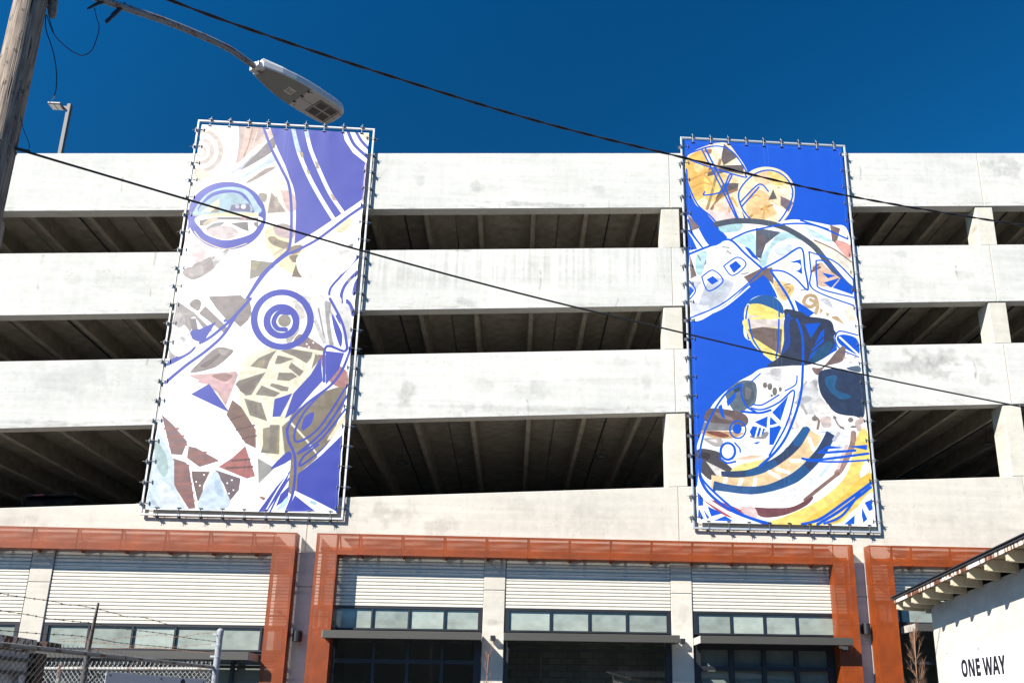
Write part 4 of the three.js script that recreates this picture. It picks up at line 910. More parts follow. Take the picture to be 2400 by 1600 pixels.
{ // car parked on the lowest deck, tail to the street
  const x = -14.42, o = thing('parked_car', 'dark car with red high brake light showing above the lowest parapet', 'car', [x, 6.93 + SL * x + 0.01, -25.9]); o.rotation.z = Math.atan(SL); o.scale.y = 1.16;
  const paint = phys({ color: lin(0.02, 0.021, 0.023), metalness: 0.4, roughness: 0.3, clearcoat: 1, clearcoatRoughness: 0.05 });
  const side = [[0.05, 0.32], [0, 0.55], [0.06, 0.95], [0.12, 1.05], [0.42, 1.62], [0.75, 1.7], [1.9, 1.71], [2.5, 1.6], [3.2, 1.12], [4.25, 0.98], [4.6, 0.8], [4.62, 0.4], [4.4, 0.3]];
  const lower = side.filter((p) => p[1] < 1.13), body = (pts, w, b) => { const g = prism(pts.map(([a, c]) => [a, c]), -w / 2, w / 2, b); g.rotateY(Math.PI / 2); return g; };
  put('body', body(lower, 1.86, 0.06), paint, o);
  put('cabin', body([[0.1, 1.04], [0.4, 1.58], [0.75, 1.66], [1.9, 1.67], [2.48, 1.56], [3.15, 1.06]], 1.6, 0.08), phys({ color: lin(0.01, 0.011, 0.012), roughness: 0.05 }), o);
  const roof = put('roof', body([[0.3, 1.64], [0.34, 1.7], [0.75, 1.735], [1.9, 1.74], [2.4, 1.67], [2.42, 1.6], [0.5, 1.61]], 1.5, 0.03), paint, o);
  put('brake_light', rbx(-0.42, -0.1, 1.655, 1.69, -0.312, -0.3 + 0.01, 0.004), std({ color: lin(0.45, 0.01, 0.01), roughness: 0.2 }), roof);
  put('roof_rail', bar(V(0.68, 1.76, -0.6), V(0.68, 1.76, -2.2), 0.018, 6), M.steel, roof); put('roof_rail', bar(V(-0.68, 1.76, -0.6), V(-0.68, 1.76, -2.2), 0.018, 6), M.steel, roof);
  for (const [wx, wz] of [[-0.82, -0.85], [0.82, -0.85], [-0.82, -3.65], [0.82, -3.65]]) { const w = put('wheel', new THREE.CylinderGeometry(0.34, 0.34, 0.22, 24).rotateZ(Math.PI / 2).translate(wx, 0.34, wz), M.black, o); put('rim', new THREE.CylinderGeometry(0.2, 0.2, 0.24, 12).rotateZ(Math.PI / 2).translate(wx, 0.34, wz), M.steel, w); }
}

// ------------------------------------------------------------------ wooden utility pole, street light, cables
const woodMap = pixels(512, 1024, (i, j) => {
  const f = fbm(i / 3, j / 150, 701, 4, 170, 0), g = fbm(i / 16, j / 60, 711, 4, 32, 0), cr = vnoise(i / 7 + (fbm(j / 70, 3, 5, 2) - 0.5) * 1.2, j / 170, 721, 73, 0);
  let v = 126 + (f - 0.5) * 90 + (g - 0.5) * 70; const c = smooth(0.8, 0.9, cr); v *= 1 - 0.72 * c; if (fbm(i / 20, j / 26, 731, 3, 26, 0) > 0.74) v *= 0.72;
  return [v, v * 0.9, v * 0.8];
});
const woodBump = pixels(512, 1024, (i, j) => { const f = fbm(i / 3, j / 150, 701, 4, 170, 0), cr = vnoise(i / 7 + (fbm(j / 70, 3, 5, 2) - 0.5) * 1.2, j / 170, 721, 73, 0); const v = 170 + (f - 0.5) * 90 - 150 * smooth(0.78, 0.9, cr); return [v, v, v]; }, false);
const galvRust = pixels(512, 128, (i, j) => { const f = fbm(i / 22, j / 16, 741, 5, 0, 8), r = smooth(0.62, 0.76, f), n = (fbm(i / 5, j / 5, 751, 3) - 0.5) * 50; const g = 128 + n; return [g * (1 - r) + (118 + n) * r, g * 1.01 * (1 - r) + (72 + n * 0.6) * r, g * 1.03 * (1 - r) + (45 + n * 0.4) * r]; });
{
  const o = thing('utility_pole', 'weathered wooden utility pole with split grain and hanging wires', 'utility pole', [-3.931, 0, -5.64]);
  const pole = new THREE.CylinderGeometry(0.094, 0.135, 11, 48, 60, false); pole.translate(0, 5.5, 0);
  const p = pole.attributes.position; for (let i = 0; i < p.count; i++) { const a = Math.atan2(p.getZ(i), p.getX(i)), y = p.getY(i); const k = 1 + 0.018 * (fbm((a + 3.15) * 3, y * 0.8, 761, 3) - 0.5) * 2; p.setX(i, p.getX(i) * k); p.setZ(i, p.getZ(i) * k); } pole.computeVertexNormals();
  put('trunk', pole, std({ map: rep(woodMap, 1, 4.5), bumpMap: rep(woodBump, 1, 4.5), bumpScale: 0.012, roughness: 0.95 }), o);
  const L = (q) => V(q[0] + 3.931, q[1], q[2] + 5.64);
  const ins = put('insulator', [new THREE.LatheGeometry([[0.0, -0.1], [0.024, -0.095], [0.032, -0.06], [0.028, -0.05], [0.038, -0.02], [0.03, 0.0], [0.04, 0.05], [0.026, 0.1], [0, 0.1]].map(([a, b]) => new THREE.Vector2(a, b)), 14).rotateZ(0.12).translate(0.1, 7.06, -0.11)], std({ map: rep(greyNoise(120, 120, 771, [1, 0.96, 0.9]), 2, 2), roughness: 0.9 }), o);
  put('insulator_pin', bar(V(0.05, 7.16, -0.06), V(0.1, 7.14, -0.11), 0.012, 6), M.steel, ins);
  const drop = [[-3.856, 6.958, -5.726], [-3.839, 6.828, -5.746], [-3.803, 6.719, -5.79], [-3.777, 6.623, -5.82], [-3.753, 6.486, -5.848], [-3.744, 6.371, -5.859], [-3.746, 6.288, -5.856]];
  put('hanging_wire', tube(drop.map(L), 0.0042, 40, 6), M.cable, o);
  put('bare_wire_end', [tube([L([-3.746, 6.288, -5.856]), L([-3.757, 6.25, -5.85]), L([-3.77, 6.205, -5.84])], 0.0025, 8, 5), bar(L([-3.746, 6.3, -5.856]), L([-3.747, 6.28, -5.856]), 0.006, 6)], std({ color: lin(0.6, 0.55, 0.48), roughness: 0.5 }), o);
  const loop = [[-3.852, 6.963, -5.731], [-3.802, 6.834, -5.79], [-3.753, 6.791, -5.849], [-3.699, 6.776, -5.912], [-3.661, 6.79, -5.958], [-3.623, 6.872, -6.004], [-3.606, 7.017, -6.023], [-3.606, 7.151, -6.024], [-3.627, 7.22, -5.999], [-3.644, 7.292, -5.978]];
  put('hanging_wire', [tube(loop.map(L), 0.0038, 60, 6), tube([L([-3.846, 6.99, -5.74]), L([-3.83, 6.92, -5.76]), L([-3.802, 6.834, -5.79])], 0.0034, 12, 6)], M.cable, o);
  put('wire_connector', [bar(L([-3.675, 7.246, -5.942]), L([-3.64, 7.335, -5.983]), 0.008, 6, 0.013), bar(L([-3.64, 7.335, -5.983]), L([-3.58, 7.47, -6.055]), 0.014, 6, 0.018)], M.cable, o);
  put('wire_connector', [bar(L([-3.575, 7.235, -6.06]), L([-3.565, 7.27, -6.072]), 0.019, 4), bar(L([-3.565, 7.27, -6.072]), L([-3.545, 7.35, -6.096]), 0.011, 6, 0.02), bar(L([-3.545, 7.35, -6.096]), L([-3.5, 7.52, -6.15]), 0.02, 6, 0.014)], M.cable, o);
  put('cable_clamp', new THREE.TorusGeometry(0.112, 0.008, 6, 32).rotateX(Math.PI / 2).translate(0, 5.65, 0), M.steel, o);
  put('hanging_wire', tube([V(0.1, 5.98, 0.02), V(0.13, 5.85, -0.02), V(0.19, 5.7, -0.05), V(0.18, 5.66, -0.04)], 0.0025, 16, 5), M.cable, o);
}
{
  const th = 50 * Math.PI / 180, o = thing('street_light', 'grey street light head on a rust stained bent arm', 'street light', [-3.931, 7.27, -5.64]); o.rotation.y = th;
  put('arm', tube([[0, 0, 0], [0.3, 0.082, 0], [0.574, 0.178, 0], [1.003, 0.338, 0], [1.268, 0.42, 0], [1.547, 0.49, 0], [1.68, 0.51, 0], [1.816, 0.508, 0], [2.02, 0.505, 0]], 0.03, 60, 16), std({ map: rep(galvRust, 3, 1), roughness: 0.6, metalness: 0.3 }), o);
  put('arm_bracket', [rbx(-0.12, 0.12, -0.16, 0.16, 0.09, 0.12, 0.01), bar(V(0, -0.12, 0.06), V(0.3, 0.05, 0), 0.018, 8)], M.galv, o);
  const head = part('head', o); head.position.set(1.96, 0.487, 0); head.rotation.z = 0.055;
  const hw = [[0, 0.09], [0.05, 0.108], [0.18, 0.152], [0.32, 0.182], [0.45, 0.198], [0.6, 0.202], [0.82, 0.194], [0.9, 0.18], [0.95, 0.142], [0.97, 0.065]];
  const out = new THREE.Shape([...hw.map(([x, z]) => new THREE.Vector2(x, -z)), ...hw.slice().reverse().map(([x, z]) => new THREE.Vector2(x, z))]);
  const slab = (sh, d, b, bs) => { const g = new THREE.ExtrudeGeometry(sh, { depth: d, bevelEnabled: b > 0, bevelSize: bs ?? b, bevelThickness: b, bevelOffset: -(bs ?? b), bevelSegments: 2 }); g.rotateX(-Math.PI / 2); return g; };
  put('housing', slab(out, 0.055, 0.012).translate(0, 0.012, 0), M.lampGrey, head);
  const top = new THREE.Shape([[0.0, -0.07], [0.2, -0.12], [0.5, -0.14], [0.8, -0.11], [0.95, -0.06], [0.95, 0.06], [0.8, 0.11], [0.5, 0.14], [0.2, 0.12], [0.0, 0.07]].map(([a, b]) => new THREE.Vector2(a, b)));
  put('top_cover', slab(top, 0.02, 0.03, 0.04).translate(0, 0.078, 0), M.lampGrey, head);
  const clipHalf = (a, b, m) => { const q = hw.filter(([x]) => x > a && x < b), at = (x) => { for (let i = 0; i + 1 < hw.length; i++) if (hw[i + 1][0] >= x) { const t = (x - hw[i][0]) / (hw[i + 1][0] - hw[i][0]); return hw[i][1] + t * (hw[i + 1][1] - hw[i][1]); } return 0.06; }; const e = [[a, at(a)], ...q, [b, at(b)]].map(([x, z]) => [x, z - m]); return new THREE.Shape([...e.map(([x, z]) => new THREE.Vector2(x, -z)), ...e.slice().reverse().map(([x, z]) => new THREE.Vector2(x, z))]); };
  put('door_panel', slab(clipHalf(0.03, 0.495, 0.012), 0.01, 0.002).translate(0, -0.002, 0), std({ color: lin(0.2, 0.205, 0.185), roughness: 0.55 }), head);
  const plate = put('lens_plate', slab(clipHalf(0.5, 0.955, 0.012), 0.008, 0.002).translate(0, 0.0, 0), std({ color: lin(0.46, 0.43, 0.40), roughness: 0.5 }), head);
  put('lens_frame', [bx(0.66, 0.9, -0.006, -0.001, -0.13, -0.124), bx(0.66, 0.9, -0.006, -0.001, 0.124, 0.13), bx(0.655, 0.661, -0.006, -0.001, -0.13, 0.13), bx(0.899, 0.905, -0.006, -0.001, -0.13, 0.13), bx(0.502, 0.654, -0.004, -0.001, -0.002, 0.002), bx(0.906, 0.95, -0.004, -0.001, -0.002, 0.002)], std({ color: lin(0.12, 0.1, 0.085) }), plate);
  for (const [x, z] of [[0.672, -0.118], [0.672, 0.012], [0.784, -0.118], [0.784, 0.012]]) {
    const l = put('lens', rbx(x, x + 0.1, -0.008, -0.001, z, z + 0.106, 0.003), std({ color: lin(0.24, 0.215, 0.18), roughness: 0.35 }), plate);
    for (let k = 0; k < 7; k++) put('lens_ridge', bx(x + 0.008 + k * 0.0135, x + 0.0125 + k * 0.0135, -0.012, -0.0085, z + 0.004, z + 0.102), M.dark, l);
  }
  put('bolt', [[0.53, -0.15], [0.53, 0.15], [0.935, -0.1], [0.935, 0.1]].map(([x, z]) => new THREE.CylinderGeometry(0.006, 0.006, 0.006, 8).translate(x, -0.003, z)), M.plateDark, plate);
  put('latch', [[-0.11], [0.02], [0.13]].map(([z]) => bx(0.485, 0.512, -0.01, -0.0045, z, z + 0.022)), M.black, head);
  const st = put('sticker', new THREE.PlaneGeometry(0.1, 0.085), std({ map: canvasTex(160, 136, (g, w, h) => { g.fillStyle = '#c9c4b4'; g.fillRect(0, 0, w, h); g.fillStyle = '#191919'; g.font = 'bold 62px sans-serif'; g.textAlign = 'center'; g.fillText('150', w / 2, 58); g.fillText('LED', w / 2, 112); g.fillRect(30, 122, 100, 4); }), roughness: 0.6 }), head);
  st.rotation.set(Math.PI / 2, 0, -Math.PI / 2); st.position.set(0.37, -0.006, 0.0);
  put('photocell', new THREE.CylinderGeometry(0.035, 0.04, 0.045, 16).translate(0.2, 0.155, 0), std({ color: lin(0.25, 0.38, 0.36), roughness: 0.3 }), head);
  put('clamp', [rbx(-0.05, 0.02, 0.0, 0.05, -0.075, -0.04, 0.006), rbx(-0.05, 0.02, 0.0, 0.05, 0.04, 0.075, 0.006), new THREE.CylinderGeometry(0.04, 0.04, 0.05, 14).rotateZ(Math.PI / 2).translate(-0.02, 0.03, 0)], M.whitePaint, head);
}
function twisted(pts, r, off, turns, n) {
  const c = new THREE.CatmullRomCurve3(pts.map((p) => V(...p))), out = [];
  for (let s = 0; s < 2; s++) { const q = []; for (let i = 0; i <= n; i++) { const t = i / n, p = c.getPointAt(t), a = t * turns * 2 * Math.PI + s * Math.PI; q.push(V(p.x, p.y + Math.cos(a) * off, p.z + Math.sin(a) * off)); } out.push(tube(q, r, n, 5)); }
  return join(out);
}
function cable(name, label, geo, m) { const o = put(numbered(name), geo, m, scene); o.userData = { label, category: 'cable' }; return o; }
cable('overhead_cable', 'black twisted cable crossing the sky above the street light head', twisted([[-6.2, 8.55, -5.7], [-3.813, 8.901, -7.5], [-2.878, 9.118, -8.201], [-1.537, 9.34, -9.014], [0.271, 9.537, -9.912], [2.419, 9.766, -10.808], [5.011, 9.949, -11.734], [9.211, 10.337, -13.0], [13.5, 10.8, -14.2]], 0.011, 0.009, 26, 420), M.cable);
cable('overhead_cable', 'thin black cable running from the wooden pole past both banners', [tube([[-3.84, 5.65, -5.63], [-2.826, 5.708, -6.28], [-1.471, 5.692, -6.964], [-0.127, 5.649, -7.524], [1.519, 5.595, -8.114], [3.792, 5.484, -8.814], [6.361, 5.372, -9.5], [9.5, 5.25, -10.3]], 0.0095, 160, 7), tube([[-3.84, 5.652, -5.63], [-3.79, 5.656, -5.66], [-3.73, 5.66, -5.69]], 0.0125, 12, 6)], M.cable);
// ------------------------------------------------------------------ fenced enclosure on the left
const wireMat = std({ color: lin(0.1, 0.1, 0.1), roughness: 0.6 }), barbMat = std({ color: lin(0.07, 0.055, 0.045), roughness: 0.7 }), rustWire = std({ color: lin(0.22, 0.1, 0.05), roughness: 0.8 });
const paintedRust = pixels(512, 256, (i, j) => { const f = fbm(i / 40, j / 24, 801, 5), r = smooth(0.62, 0.72, f), n = (fbm(i / 7, j / 9, 811, 3) - 0.5) * 26; const g = 140 + n; return [g * (1 - r) + 95 * r, g * 0.98 * (1 - r) + 60 * r, g * 0.93 * (1 - r) + 36 * r]; });
const railMat = std({ map: rep(paintedRust, 1.5, 1.5), roughness: 0.55, metalness: 0.2 });
function chain(a, b, yb, yt, tips) {                                // woven diamonds between two ground points, knuckles along the top
  const L = Math.hypot(b[0] - a[0], b[1] - a[1]), ux = (b[0] - a[0]) / L, uz = (b[1] - a[1]) / L, H = yt - yb, out = [], s = 0.066, at = (q, y, o) => V(a[0] + ux * q - uz * o, y, a[1] + uz * q + ux * o);
  for (let k = -Math.ceil(H / 1.12 / s); k * s < L; k++) for (const sg of [0, 1]) {
    let q0 = k * s, q1 = q0 + H / 1.12, y0 = yb, y1 = yt; if (q1 < 0.01) continue;
    if (q0 < 0) { y0 += -q0 * 1.12; q0 = 0; } if (q1 > L) { y1 -= (q1 - L) * 1.12; q1 = L; } if (q1 - q0 < 0.02) continue;
    out.push(sg ? bar(at(L - q0, y0, 0.003), at(L - q1, y1, 0.003), 0.0021, 4) : bar(at(q0, y0, -0.003), at(q1, y1, -0.003), 0.0021, 4));
  }
  for (let q = 0.02; q < L - 0.02; q += s) { const j = R(-0.006, 0.006); out.push(bar(at(q, yt, 0), at(q + j, yt + 0.025, 0), 0.003, 4), bar(at(q + j, yt + 0.024, 0), at(q + j - 0.012, yt + 0.045, 0), 0.0022, 4), bar(at(q + j, yt + 0.024, 0), at(q + j + 0.012, yt + 0.045, 0), 0.0022, 4)); }
  return join(out);
}
function barbed(pts, r, step) {
  const c = new THREE.CatmullRomCurve3(pts.map((p) => V(...p))), L = c.getLength(), out = [twisted(pts, r * 0.62, r * 0.6, L / 0.09, Math.max(40, Math.round(L * 36)))];
  for (let d = step * 0.5; d < L; d += step * R(0.9, 1.1)) { const p = c.getPointAt(d / L), t = c.getTangentAt(d / L); for (let k = 0; k < 2; k++) { const e = V(R(-1, 1), R(-1, 1), R(-1, 1)).cross(t).normalize().multiplyScalar(0.014); out.push(bar(p.clone().sub(e), p.clone().add(e), 0.0013, 4)); } out.push(bar(p.clone().addScaledVector(t, -0.008), p.clone().addScaledVector(t, 0.008), r * 1.9, 5)); }
  return join(out);
}
{
  const o = thing('chain_link_fence', 'shaded chain link fence with tapered barbed wire arm in front of the dumpster', 'fence', [-4.36, 0, -9.09]), g = (p) => p.map(([x, y, z]) => [x + 4.36, y, z + 9.09]);
  const A = [-4.72, -6.6], C = [-3.9, -11.5], q = (p, y) => V(p[0] + 4.36, y, p[1] + 9.09);
  put('top_rail', metres(bar(q(A, 2.15), q(C, 2.15), 0.022, 12)), railMat, o);
  put('chain_link', chain([A[0] + 4.36, A[1] + 9.09], [C[0] + 4.36, C[1] + 9.09], 0.06, 2.17), wireMat, o);
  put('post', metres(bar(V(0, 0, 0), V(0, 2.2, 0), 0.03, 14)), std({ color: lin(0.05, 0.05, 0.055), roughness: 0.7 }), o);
  put('post', metres(bar(q(A, 0), q(A, 2.2), 0.03, 14)), railMat, o);
  put('barbed_wire_arm', new THREE.CylinderGeometry(0.012, 0.026, 0.52, 4, 1).rotateY(Math.PI / 4).rotateZ(-0.06).translate(0.012, 2.42, 0), barbMat, o);
  const strands = [[[-4.7, 2.6, -6.8], [-4.619, 2.604, -7.87], [-4.584, 2.616, -8.261], [-4.531, 2.628, -8.618], [-4.499, 2.619, -8.776], [-4.462, 2.632, -8.95], [-4.416, 2.634, -9.265], [-4.398, 2.632, -9.469], [-4.378, 2.627, -9.645], [-4.356, 2.616, -9.796], [-4.306, 2.643, -10.136], [-4.256, 2.632, -10.387], [-4.192, 2.611, -10.664], [-4.113, 2.602, -10.966], [-3.923, 2.629, -11.53]],
    [[-4.68, 2.45, -6.8], [-4.591, 2.451, -7.87], [-4.56, 2.458, -8.236], [-4.511, 2.453, -8.568], [-4.447, 2.465, -8.9], [-4.398, 2.477, -9.179], [-4.377, 2.479, -9.449], [-4.341, 2.477, -9.758], [-4.262, 2.489, -10.261], [-4.17, 2.495, -10.689], [-4.098, 2.484, -10.966], [-3.906, 2.484, -11.53]],
    [[-4.66, 2.27, -6.8], [-4.559, 2.276, -7.87], [-4.538, 2.287, -8.161], [-4.494, 2.301, -8.518], [-4.44, 2.32, -8.826], [-4.379, 2.324, -9.104], [-4.35, 2.318, -9.473], [-4.33, 2.315, -9.658], [-4.282, 2.322, -10.01], [-4.2, 2.335, -10.463], [-3.9, 2.34, -11.53]]];
  for (const s of strands) put('barbed_wire', barbed(g(s), 0.0034, 0.125), barbMat, o);
}
{
  const o = thing('chain_link_fence', 'sunlit chain link fence with rusty barbed wire ending at a capped pale post', 'fence', [-3.87, 0, -11.53]), g = (p) => p.map(([x, y, z]) => [x + 3.87, y, z + 11.53]);
  const A = V(-4.4, 2.13, -0.9), pm = std({ map: rep(paintedRust, 1, 1), color: lin(0.9, 0.92, 0.95), roughness: 0.5 });
  put('corner_post', [bar(V(0, 0, 0), V(0, 2.61, 0), 0.04, 18), new THREE.SphereGeometry(0.044, 16, 8, 0, Math.PI * 2, 0, Math.PI / 2).translate(0, 2.615, 0), new THREE.CylinderGeometry(0.044, 0.044, 0.05, 18).translate(0, 2.59, 0)], std({ color: lin(0.25, 0.26, 0.28), roughness: 0.5 }), o);
  put('brace_band', [2.6, 2.46, 2.31, 2.15].map((y) => new THREE.CylinderGeometry(0.043, 0.043, 0.02, 16).translate(0, y - 0.02, 0)), M.galv, o);
  put('band_bolt', [2.58, 2.44, 2.29, 2.13].map((y) => bx(-0.085, -0.03, y - 0.012, y + 0.012, 0.02, 0.03)), M.galv, o);
  put('top_rail', metres(bar(V(-0.03, 2.13, -0.005), A, 0.024, 12)), pm, o);
  put('post', metres(bar(V(-2.2, 0, -0.45), V(-2.2, 2.2, -0.45), 0.03, 12)), pm, o); put('post', metres(bar(V(A.x, 0, A.z), V(A.x, 2.2, A.z), 0.03, 12)), pm, o);
  put('chain_link', chain([-0.06, -0.012], [A.x, A.z], 0.06, 2.18), std({ color: lin(0.62, 0.62, 0.6), roughness: 0.5 }), o);
  for (const s of [[[-6.289, 2.539, -12.233], [-5.892, 2.551, -12.121], [-5.81, 2.498, -12.1], [-5.472, 2.507, -12.003], [-5.435, 2.535, -11.991], [-5.104, 2.562, -11.894], [-4.794, 2.585, -11.803], [-4.657, 2.575, -11.763], [-4.586, 2.552, -11.743], [-4.319, 2.567, -11.664], [-4.142, 2.595, -11.609], [-3.9, 2.601, -11.545]], [[-6.276, 2.514, -12.23], [-5.884, 2.503, -12.121], [-4.732, 2.411, -11.792], [-4.54, 2.418, -11.735], [-4.256, 2.441, -11.649], [-3.9, 2.455, -11.545]], [[-5.713, 2.397, -12.077], [-5.219, 2.411, -11.934], [-4.536, 2.388, -11.735], [-4.293, 2.361, -11.664], [-3.9, 2.332, -11.55]]]) put('barbed_wire', barbed(g(s), 0.0028, 0.16), rustWire, o);
}
{ // sign wired to the shaded side of the fence
  const o = thing('fence_sign', 'blank topped white sign board wired to the shaded chain link fence', 'sign', [-4.09, 1.02, -10.27]); o.rotation.y = Math.PI / 2 - 0.165;
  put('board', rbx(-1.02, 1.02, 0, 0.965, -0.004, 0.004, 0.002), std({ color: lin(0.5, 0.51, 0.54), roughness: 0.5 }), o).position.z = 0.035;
  put('letter_mark', new THREE.CircleGeometry(0.055, 20).translate(0.47, 0.895, 0.0415), std({ color: lin(0.02, 0.02, 0.03) }), o);
  put('bolt', [[-0.95, 0.93], [0.0, 0.93], [0.95, 0.93]].map(([x, y]) => new THREE.CylinderGeometry(0.012, 0.012, 0.01, 10).rotateX(Math.PI / 2).translate(x, y, 0.043)), M.steel, o);
}
{ // dumpster behind the fence, its long side towards the camera
  const o = thing('dumpster', 'grey painted steel dumpster with rusty rim behind the chain link fence', 'dumpster', [-5.9, 0, -7.9]);
  const pm = std({ map: rep(pixels(512, 512, (i, j) => { const f = fbm(i / 40, j / 60, 841, 5), r = smooth(0.7, 0.8, f), n = (fbm(i / 9, j / 40, 851, 3) - 0.5) * 46; const g = 165 + n; return [g * (1 - r) + 96 * r, g * (1 - r) + 54 * r, g * 1.02 * (1 - r) + 32 * r]; }), 0.6, 0.42), roughness: 0.7 });
  const rim = std({ map: rep(pixels(256, 64, (i, j) => { const f = fbm(i / 12, j / 20, 861, 4), r = smooth(0.46, 0.62, f); return [185 * (1 - r) + 92 * r, 180 * (1 - r) + 44 * r, 170 * (1 - r) + 22 * r]; }), 1.4, 3), roughness: 0.85 });
  const rust = std({ color: lin(0.05, 0.025, 0.015), roughness: 0.95 });
  put('body', metres(bx(-0.9, 0.85, 0.15, 2.17, -1.4, 1.5)), pm, o);
  put('rim', metres(rbx(-0.95, 0.9, 2.175, 2.305, -1.42, 1.55, 0.01)), rim, o);
  put('corner_beam', metres(bx(0.8, 0.92, 0.15, 2.17, -1.6, -1.43)), rust, o);
  put('rim_end', metres(rbx(0.75, 1.0, 2.21, 2.29, -1.72, -1.43, 0.01)), rust, o);
  for (let k = 0; k < 6; k++) put('rib', metres(bx(0.851, 0.91, 0.3, 1.94, -1.25 + k * 0.5, -1.17 + k * 0.5)), pm, o);
  for (const y of [1.97, 2.1]) put('flange', metres(bx(0.851, 0.93, y - 0.03, y, -1.4, 1.5)), M.dark, o);
  for (const x of [-0.7, 0.6]) put('skid', bx(x - 0.06, x + 0.06, 0, 0.149, -1.2, 1.3), M.dark, o);
}
{ // low brick warehouse across the street behind the camera: what the shop glass mirrors
  const o = thing('brick_warehouse', 'long low dark brick warehouse across the street, mirrored in the shop glass', 'building', [0, 0, 30]);
  put('wall', metres(bx(-70, 70, 0, 9.5, 0, 12)), std({ map: rep(greyNoise(96, 40, 991, [1, 0.78, 0.66]), 0.4, 0.4), roughness: 0.95 }), o);
  put('parapet', metres(bx(-70.2, 70.2, 9.501, 9.9, -0.2, 12.2)), M.inner, o);
  for (let k = 0; k < 14; k++) { const w = put('window', bx(-63 + k * 9.5, -60 + k * 9.5, 4.2, 6.8, -0.05, -0.002), M.black, o); put('sill', bx(-63.2 + k * 9.5, -59.8 + k * 9.5, 4.0, 4.19, -0.14, -0.002), M.inner, w); }
}
// ------------------------------------------------------------------ white house on the right: rake overhang with lookouts, rising towards the camera
{
  const o = thing('white_house', 'cream stucco house with low dark roof and exposed lookouts under its eave', 'house', [5.71, 0, -11.12]);
  const stucco = std({ map: rep(greyNoise(188, 26, 901, [1, 0.97, 0.9]), 0.5, 0.5), bumpMap: rep(grain, 1.2, 1.2), bumpScale: 0.006, roughness: 0.9 });
  const SR = 0.0745, N = 10;                                        // roof rises 7 cm a metre, z grows towards the camera
  const topAt = (z) => 3.055 + SR * z;
  const wallG = prism([[0, 0], [N, 0], [N, topAt(N)], [0, topAt(0)]], 0, 0.25, 0); wallG.rotateY(-Math.PI / 2).translate(0.25, 0, 0);
  put('side_wall', metres(wallG), stucco, o);
  put('end_wall', metres(bx(0.251, 7, 0, 3.05, 0, 0.25)), stucco, o);
  put('corner_board', metres(bx(-0.02, 0.3, 2.98, 3.05, -0.12, -0.001)), std({ color: lin(0.34, 0.29, 0.22) }), o);
  const z0 = -0.22, z1 = N, e = -0.41;
  const sheet = (x0, x1, a, b, zz0, zz1) => { const g = bx(x0, x1, a, b, zz0, zz1), p = g.attributes.position; for (let i = 0; i < p.count; i++) p.setY(i, p.getY(i) + SR * p.getZ(i)); g.computeVertexNormals(); return metres(g); };
  const woodPaint = std({ map: rep(greyNoise(184, 34, 921, [1, 0.93, 0.79]), 0.8, 0.8), roughness: 0.8 });
  const roof = put('roof', sheet(e - 0.015, 7, 3.19, 3.22, z0 - 0.02, z1), std({ map: rep(greyNoise(42, 20, 931, [1, 1, 1.06]), 1, 1), roughness: 0.95 }), o);
  put('shingle_edge', sheet(e - 0.03, e + 0.2, 3.221, 3.233, z0 - 0.035, z1), std({ color: lin(0.016, 0.016, 0.02), roughness: 0.95 }), roof);
  const fasciaMap = pixels(1024, 32, (i, j) => { const f = fbm(i / 5, j / 40, 941, 4), g = fbm(i / 30, 1, 951, 3), r = smooth(0.42, 0.58, f * 0.65 + g * 0.35); return [222 * (1 - r) + 92 * r, 214 * (1 - r) + 50 * r, 200 * (1 - r) + 30 * r]; });
  put('fascia', sheet(e, e + 0.018, 3.135, 3.188, z0, z1), std({ map: rep(fasciaMap, 0.2, 4), roughness: 0.7 }), o);
  put('soffit_board', sheet(e + 0.02, -0.001, 3.172, 3.188, z0, z1), std({ map: rep(greyNoise(150, 60, 961, [1, 0.9, 0.74]), 1, 1), roughness: 0.9 }), o);
  for (const z of [-0.18, 0.03, 0.27, 0.6, 0.95, 1.32, 1.71, 2.09, 2.52, 2.92, 3.33, 3.74, 4.15, 4.56]) {
    const y = 3.168 + SR * z, g = prism([[e + 0.025, y], [e + 0.02, y - 0.115], [e + 0.04, y - 0.128], [-0.002, y - 0.14], [-0.002, y]], z - 0.022, z + 0.022, 0.003); put('lookout', metres(g), woodPaint, o);
  }
}
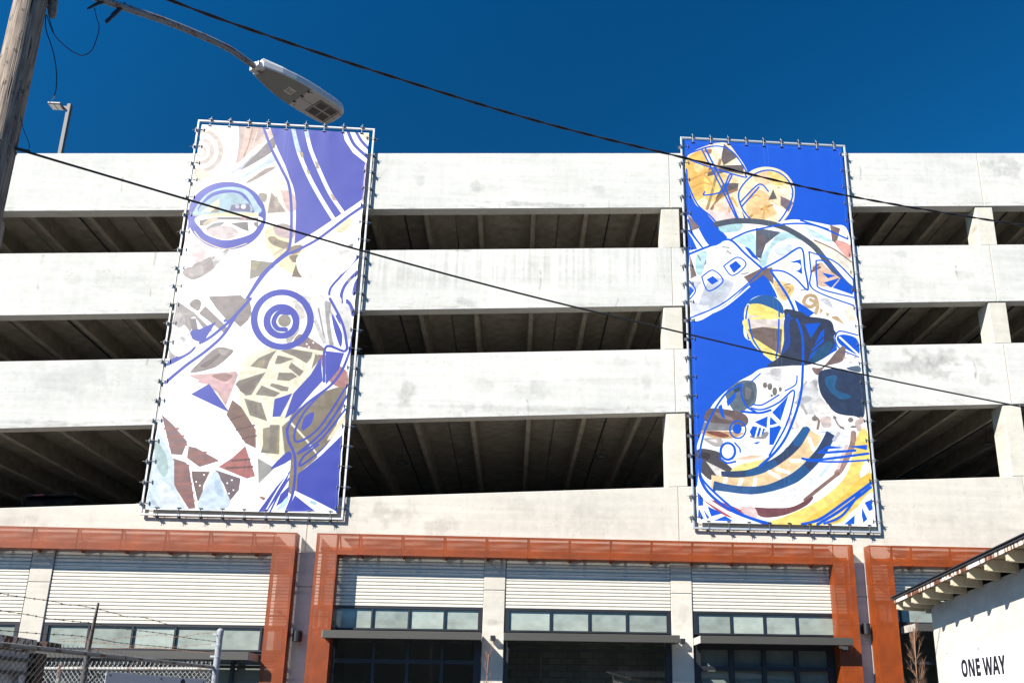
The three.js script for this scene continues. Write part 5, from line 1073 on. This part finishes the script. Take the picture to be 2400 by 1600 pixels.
{
  const o = thing('one_way_sign', 'white board lettered ONE WAY in black on the cream house wall', 'sign', [5.695, 1.1, -9.45]); o.rotation.y = -Math.PI / 2;
  // local x runs towards the camera
  const w = 2.7, h = 1.34, face = canvasTex(1400, 696, (g, W, H) => {
    g.fillStyle = '#dcdcdc'; g.fillRect(0, 0, W, H); const s = W / w; g.fillStyle = '#17161f'; g.font = `bold ${Math.round(0.285 * s)}px sans-serif`; g.textAlign = 'left'; g.textBaseline = 'alphabetic';
    const m = g.measureText('ONE WAY').width; g.save(); g.translate(0.335 * s, (h - 1.0) * s + 2); g.scale(0.985 * s / m, 1); g.fillText('ONE WAY', 0, 0); g.strokeStyle = '#17161f'; g.lineWidth = 7; g.lineJoin = 'round'; g.strokeText('ONE WAY', 0, 0); g.restore();
  });
  put('board', rbx(-w / 2, w / 2, 0, h, 0.001, 0.012, 0.002), M.whitePaint, o);
  const f = put('lettering', new THREE.PlaneGeometry(w - 0.01, h - 0.01), std({ map: face, roughness: 0.45 }), o); f.position.set(0, h / 2, 0.0135);
  put('screw', [[-w / 2 + 0.03, h - 0.03], [-0.55, h - 0.03], [0.6, h - 0.03]].map(([x, y]) => new THREE.CylinderGeometry(0.009, 0.009, 0.008, 8).rotateX(Math.PI / 2).translate(x, y, 0.016)), M.plateDark, o);
}
// ------------------------------------------------------------------ bare young trees in front of the shops
function bareTree(label, at, h, spread, col, n, dense) {
  const o = thing('bare_tree', label, 'tree', at), twigs = [], m = std({ color: col, roughness: 0.9 });
  put('trunk', tube([[0, 0, 0], [0.02, h * 0.3, 0.01], [-0.01, h * 0.62, 0], [0.03, h * 0.97, 0.02]], 0.013, 24, 7), m, o);
  const grow = (p, d, len, r, lv) => {
    const q = p.clone().addScaledVector(d, len), mid = p.clone().add(q).multiplyScalar(0.5).add(V(R(-1, 1), 0, R(-1, 1)).multiplyScalar(len * 0.06));
    twigs.push(bar(p, mid, r, 4, r * 0.8), bar(mid, q, r * 0.8, 4, r * 0.5));
    if (lv > 0) for (let k = 0; k < dense; k++) { const t = R(0.25, 1), s = p.clone().lerp(q, t); grow(s, d.clone().add(V(R(-0.55, 0.55), R(-0.1, 0.5), R(-0.55, 0.55))).normalize(), len * R(0.3, 0.6), r * 0.6, lv - 1); }
  };
  for (let k = 0; k < n; k++) { const a = k * 2.4, y = h * R(0.42, 0.9), e = (1 - y / h) * spread * 2 + 0.12; grow(V(0.01, y, 0), V(Math.cos(a) * e, 1, Math.sin(a) * e).normalize(), R(0.3, 0.55) * (0.4 + spread), 0.0045, 2); }
  put('crown', twigs, m, o); return o;
}
bareTree('slender bare young tree with upright twigs beside the white house', [9.75, 0.1, -20], 3.68, 0.46, lin(0.2, 0.11, 0.065), 30, 5);
bareTree('small bare shrub with fine reddish twigs in front of a shaded column', [-0.62, 0.1, -22.6], 3.1, 0.4, lin(0.2, 0.11, 0.075), 26, 4);

renderer.render(scene, camera);
